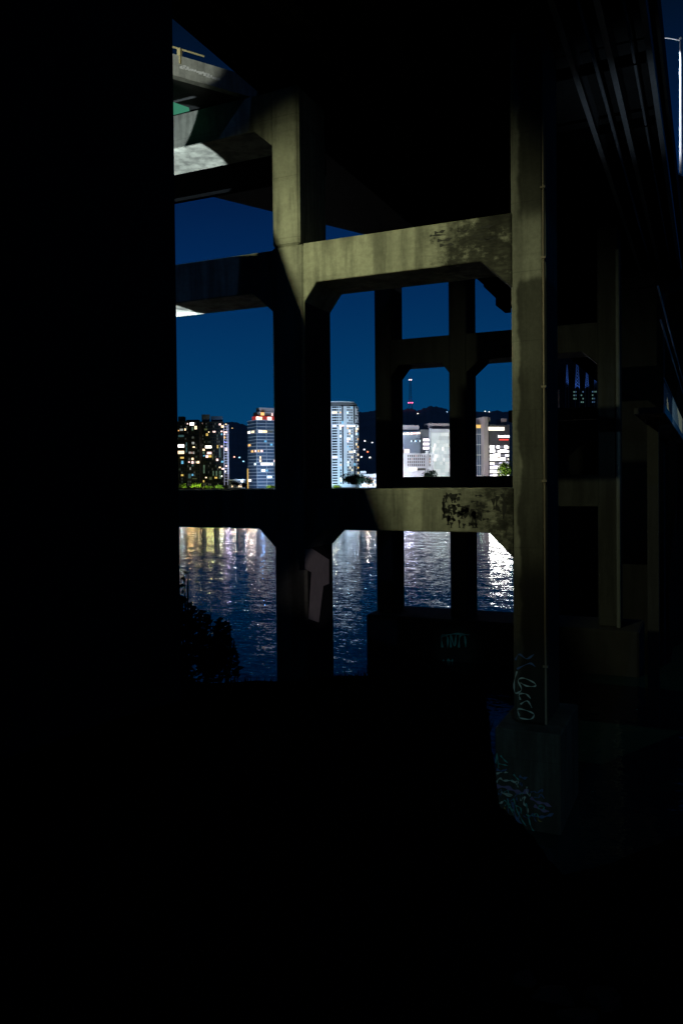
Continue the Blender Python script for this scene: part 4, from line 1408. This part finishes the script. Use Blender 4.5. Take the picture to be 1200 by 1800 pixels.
# added hidden globes along the shore that tint the water streaks
GLOBE = {}
for i, (px, c, st, rad, cname) in enumerate((
        (318, (.75, .9, 1.0), 60, .34, "pale blue"), (333, (1.0, .55, .15), 90, .42, "orange"), (343, (1.0, .62, .25), 70, .34, "light orange"), (368, (.85, .75, .18), 60, .40, "olive yellow"), (376, (.8, .8, .25), 50, .36, "dull yellow"), (390, (1.0, .9, .45), 80, .38, "straw yellow"),
        (398, (.62, .45, 1.0), 110, .44, "violet"), (404, (.75, .55, 1.0), 80, .40, "light violet"), (411, (1.0, .95, .6), 80, .38, "cream"), (432, (1.0, .85, .75), 90, .42, "pinkish white"), (441, (1.0, .78, .70), 100, .44, "salmon"), (448, (1.0, .9, .85), 80, .38, "soft white"),
        (460, (.12, .35, 1.0), 120, .44, "deep blue"), (463, (.75, .55, 1.0), 60, .34, "lilac"), (588, (1.0, .82, .55), 90, .42, "warm white"), (596, (.8, .9, 1.0), 50, .34, "cold white"), (646, (1.0, .75, .62), 110, .44, "peach"), (657, (.9, .95, 1.0), 90, .42, "bluish white"),
        (716, (.45, .5, 1.0), 130, .46, "periwinkle"), (727, (.6, .62, 1.0), 90, .42, "pale violet"), (782, (1.0, .95, .9), 80, .38, "plain white"), (866, (1, 1, .98), 190, .5, "dazzling white"), (880, (1, 1, .98), 200, .5, "brilliant white"))):
    p = bbase(px, 785, .7)
    lo = empty("streak_globe", p, YAW, "%s globe on a thin post, added out of view to streak the water" % cname, "street lamp", "added globes that streak the water")
    MB().tube([(0, 0, 0), (0, 0, 1.7)], .07, 6).build("post", M['steel_dark'], lo, world=False)  # post of the added streak globe
    MB().ball((0, 0, 1.7 + rad), rad, 8, 6).build("globe", emit("%s_streak_globe" % cname.replace(" ", "_"), c, st * 30), lo, world=False, smooth=True)
    hood = MB().ball((0, 0, 1.7 + rad), rad * 1.3, 12, 8)
    hood.f = [f for f in hood.f if sum(hood.v[i].y for i in f) / 4 > .12 * rad or sum(hood.v[i].z for i in f) / 4 > 1.7 + 1.55 * rad]
    hood.build("lamp_hood", M['steel_dark'], lo, world=False)  # hood of the added streak globe

# hidden glowing boxes added on the quay to lay long streaks on the water
for px, wpx, c, st, cname in ((320, 8, (.70, .88, 1.0), 34, "pale blue"), (334, 13, (1.0, .56, .20), 42, "orange"), (350, 8, (1.0, .62, .30), 22, "dull orange"), (369, 13, (.80, .74, .22), 34, "olive yellow"), (389, 7, (1.0, .92, .50), 66, "straw yellow"),
                              (401, 11, (.72, .52, 1.0), 62, "violet"), (412, 6, (1.0, .95, .62), 60, "cream"), (434, 12, (1.0, .86, .78), 46, "pinkish white"), (446, 9, (1.0, .74, .66), 56, "salmon"), (461, 7, (.12, .36, 1.0), 60, "deep blue"),
                              (588, 9, (1.0, .82, .56), 50, "warm white"), (620, 22, (.55, .75, 1.0), 22, "cold blue"), (646, 8, (1.0, .76, .66), 64, "peach"), (719, 18, (.50, .54, 1.0), 46, "periwinkle"), (758, 44, (.72, .90, 1.0), 7, "ice white"), (846, 10, (.45, .70, .55), 12, "sea green")):
    kk = empty("streak_box", bbase(px, 783, .7), YAW, "low kiosk added out of view on the far quay, its %s front streaking the water" % cname, "light_box", "added glowing boxes along the far quay")
    hw = wpx * mpp(783) / 2
    MB().box((-hw, .05, 0), (hw, 2.4, 2.3)).build("wall", M['dark_wall'], kk, world=False)  # back of the added light box
    MB().box((-hw - .2, -.05, 2.304), (hw + .2, 2.6, 2.5)).build("roof", M['dark_wall'], kk, world=False)  # top of the added light box
    MB().box((-hw + .1, -.02, .15), (hw - .1, .045, 2.2)).build("streak_front", emit("%s_streak_front" % cname.replace(" ", "_"), c, st * 5.5), kk, world=False)

# hillside houses with a lit window each
def hill_point(px, py):
    for (xa, ya), (xb, yb) in zip(prof, prof[1:]):
        if xa <= px <= xb:
            tz = at(px, ya + (yb - ya) * (px - xa) / (xb - xa), D=HD).z
    D = HD - 900
    while D < HD - 5:
        u = D - (HD - 900)
        z = 4 + (.45 * tz - 4) * u / 400 if u < 400 else (.45 + .4 * (u - 400) / 300) * tz if u < 700 else (.85 + .15 * (u - 700) / 200) * tz
        q = at(px, py, D=D)
        if q.z <= z + 1.5:
            return q
        D += 5
    return at(px, py, D=HD - 5)


for i, (px, py, m, lab) in enumerate(((408, 753, 'warm', "hillside house with one yellow light left of the glass tower"), (412, 803, 'rose', "hillside house with a reddish light low between the towers"), (421, 804, 'teal', "hillside house with a blue light beside the reddish one"),
                                      (428, 811, 'teal', "hillside house with two blue panes by the glass tower"), (641, 775, 'white', "highest white lit house on the hill beside the round tower"), (654, 778, 'cool', "white lit house next to the column, under the highest one"),
                                      (640, 790, 'cool', "faint house light above the red lit house"), (646, 794, 'amber', "red lit hillside house beside the round tower"), (650, 804, 'white', "house with a pair of white lights below the red lit house"), (635, 803, 'cool', "house light touching the round tower's edge"),
                                      (734, 727, 'white', "single white house light on the ridge below the mast"), (785, 724, 'teal', "pale green house light at the ridge's right end"), (852, 723, 'white', "left one of two ridge lights above the office block"), (859, 724, 'white', "right one of two ridge lights above the office block"),
                                      (895, 726, 'white', "ridge light beside the lit column"))):
    p = hill_point(px, py)
    hs = empty("hillside_house", (p.x, p.y, p.z - 3), YAW, lab, "house", "houses on the wooded hill")
    MB().box((-3.5, 0, -4), (3.5, 7, 4)).prism_xz([(-4, 4.0), (4, 4.0), (0, 6.5)], -.3, 7.3).build("wall", M['grey_wall'], hs, world=False)
    MB().box((-1.6, -.2, 1.8), (1.4, -.02, 4.0)).build("window", emit("house_light_%s" % m, {'warm': (1, .8, .45), 'rose': (1, .5, .4), 'teal': (.3, .6, .9), 'white': (1, 1, .95), 'cool': (.8, .9, 1), 'amber': (1, .25, .12)}[m], 3.0), hs, world=False)

# radio mast on the ridge
Dm = 2250
p = at(721, 722, D=Dm)
ms = empty("radio_mast", (p.x, p.y, p.z - 8), YAW, "tall thin radio mast with pink red beacons on the ridge", "mast")
Hm = at(720, 664, D=Dm).z - p.z + 8
lt = MB()
for sx, sy in ((-1, -1), (1, -1), (1, 1), (-1, 1)):
    lt.tube([(sx * 7, sy * 7, 0), (sx * 3.2, sy * 3.2, Hm * .33), (sx * 1.6, sy * 1.6, Hm)], .45, 5)
for k in range(16):
    z0_, z1_ = Hm * k / 16, Hm * (k + 1) / 16
    wdt = lambda z: 7 - (3.8 * z / (Hm * .33)) if z < Hm * .33 else 3.2 - 1.6 * (z - Hm * .33) / (Hm * .67)
    lt.tube([(-wdt(z0_), -wdt(z0_), z0_), (wdt(z1_), -wdt(z1_), z1_)], .3, 4).tube([(wdt(z0_), -wdt(z0_), z0_), (-wdt(z1_), -wdt(z1_), z1_)], .3, 4)
lt.build("lattice", M['steel_grey'], ms, world=False)
BE = emit("beacon_light", (1.0, .12, .28), 5.0)
BE2 = emit("white_beacon_light", (1.0, .72, .80), 4.0)
for zz, xs_ in ((Hm * .94, (-2.6, 2.6)), (Hm * .30, (-5.5, 0, 5.5))):
    for xx in xs_:
        MB().ball((xx, -2, zz), 1.5, 8, 6).build("beacon", BE if (zz < Hm * .5) else BE2, ms, world=False)

# blue lit lattice masts above low buildings, seen between the columns on the right
Dl = 420
s = mpp(Dl)
for i, (px, top, wpx, lab) in enumerate(((996, 641, 6, "short blue lit lattice mast leftmost of the four"), (1014, 624, 9, "tallest blue lit lattice mast of the four"), (1031, 642, 7, "blue lit lattice mast right of the tallest"), (1046, 656, 6, "shortest blue lit lattice mast beside the dark column"))):
    b0 = at(px, 681, D=Dl)
    r0 = empty("lattice_mast", (b0.x, b0.y, b0.z), YAW, lab, "mast", "blue lit lattice masts")
    h = at(px, top, D=Dl).z - b0.z
    w = wpx * s * .42
    mb = MB()
    for sx in (-1, 1):
        mb.tube([(sx * w, 0, -60), (sx * w, 0, 0), (sx * .12, 0, h)], .10, 5)
    for k in range(10):
        z0_, z1_ = h * k / 10, h * (k + 1) / 10
        w0, w1 = w + (.12 - w) * z0_ / h, w + (.12 - w) * z1_ / h
        mb.tube([(-w0, 0, z0_), (w1, 0, z1_)], .10, 4).tube([(w0, 0, z0_), (-w1, 0, z1_)], .10, 4)
    mb.build("lattice", M['steel_grey'], r0, world=False)
p = at(1020, 690, D=Dl - 12)
lamp("mast_light", 'SPOT', p, 10000, (.08, .24, 1.0), at(1021, 645, D=Dl), 75, .4, .3)
lob = empty("wharf_building", at(1022, 712, D=Dl + 8), YAW, "low wharf building with greenish lit windows under the lattice masts", "building")
lob.location.z = 0
bk = empty("unlit_block", at(1015, 700, D=Dl + 60), YAW, "tall unlit block standing black behind the blue lattice masts", "building")
bk.location.z = 0
sk = mpp(Dl + 60)
MB().box((-50 * sk, 0, 0), (225 * sk, 20, at(1015, 572, D=Dl + 60).z)).build("wall", M['black_wall'], bk, world=False)
MB().box((-30 * sk, 3, at(1015, 572, D=Dl + 60).z + .01), (10 * sk, 12, at(1015, 560, D=Dl + 60).z)).build("roof_house", M['black_wall'], bk, world=False)
zt2 = at(1022, 684, D=Dl + 8).z
MB().box((-40 * s, 0, 0), (34 * s, 14, zt2)).build("wall", M['black_wall'], lob, world=False)
GW = {'t': emit("greenish_window", (.30, .62, .55), .25), 'u': emit("bluish_window", (.18, .40, .75), .22)}
rects = []
for px in (1008, 1011, 1021, 1024, 1041, 1044, 1047):
    for py in (690, 696, 702, 708):
        if random.random() < .7:
            rects.append(((px - 1022) * s, at(1022, py, D=Dl + 8).z, 2.0 * s, 2.4 * s, random.choice('tu')))
winset(lob, rects, -.02, .1, GW)
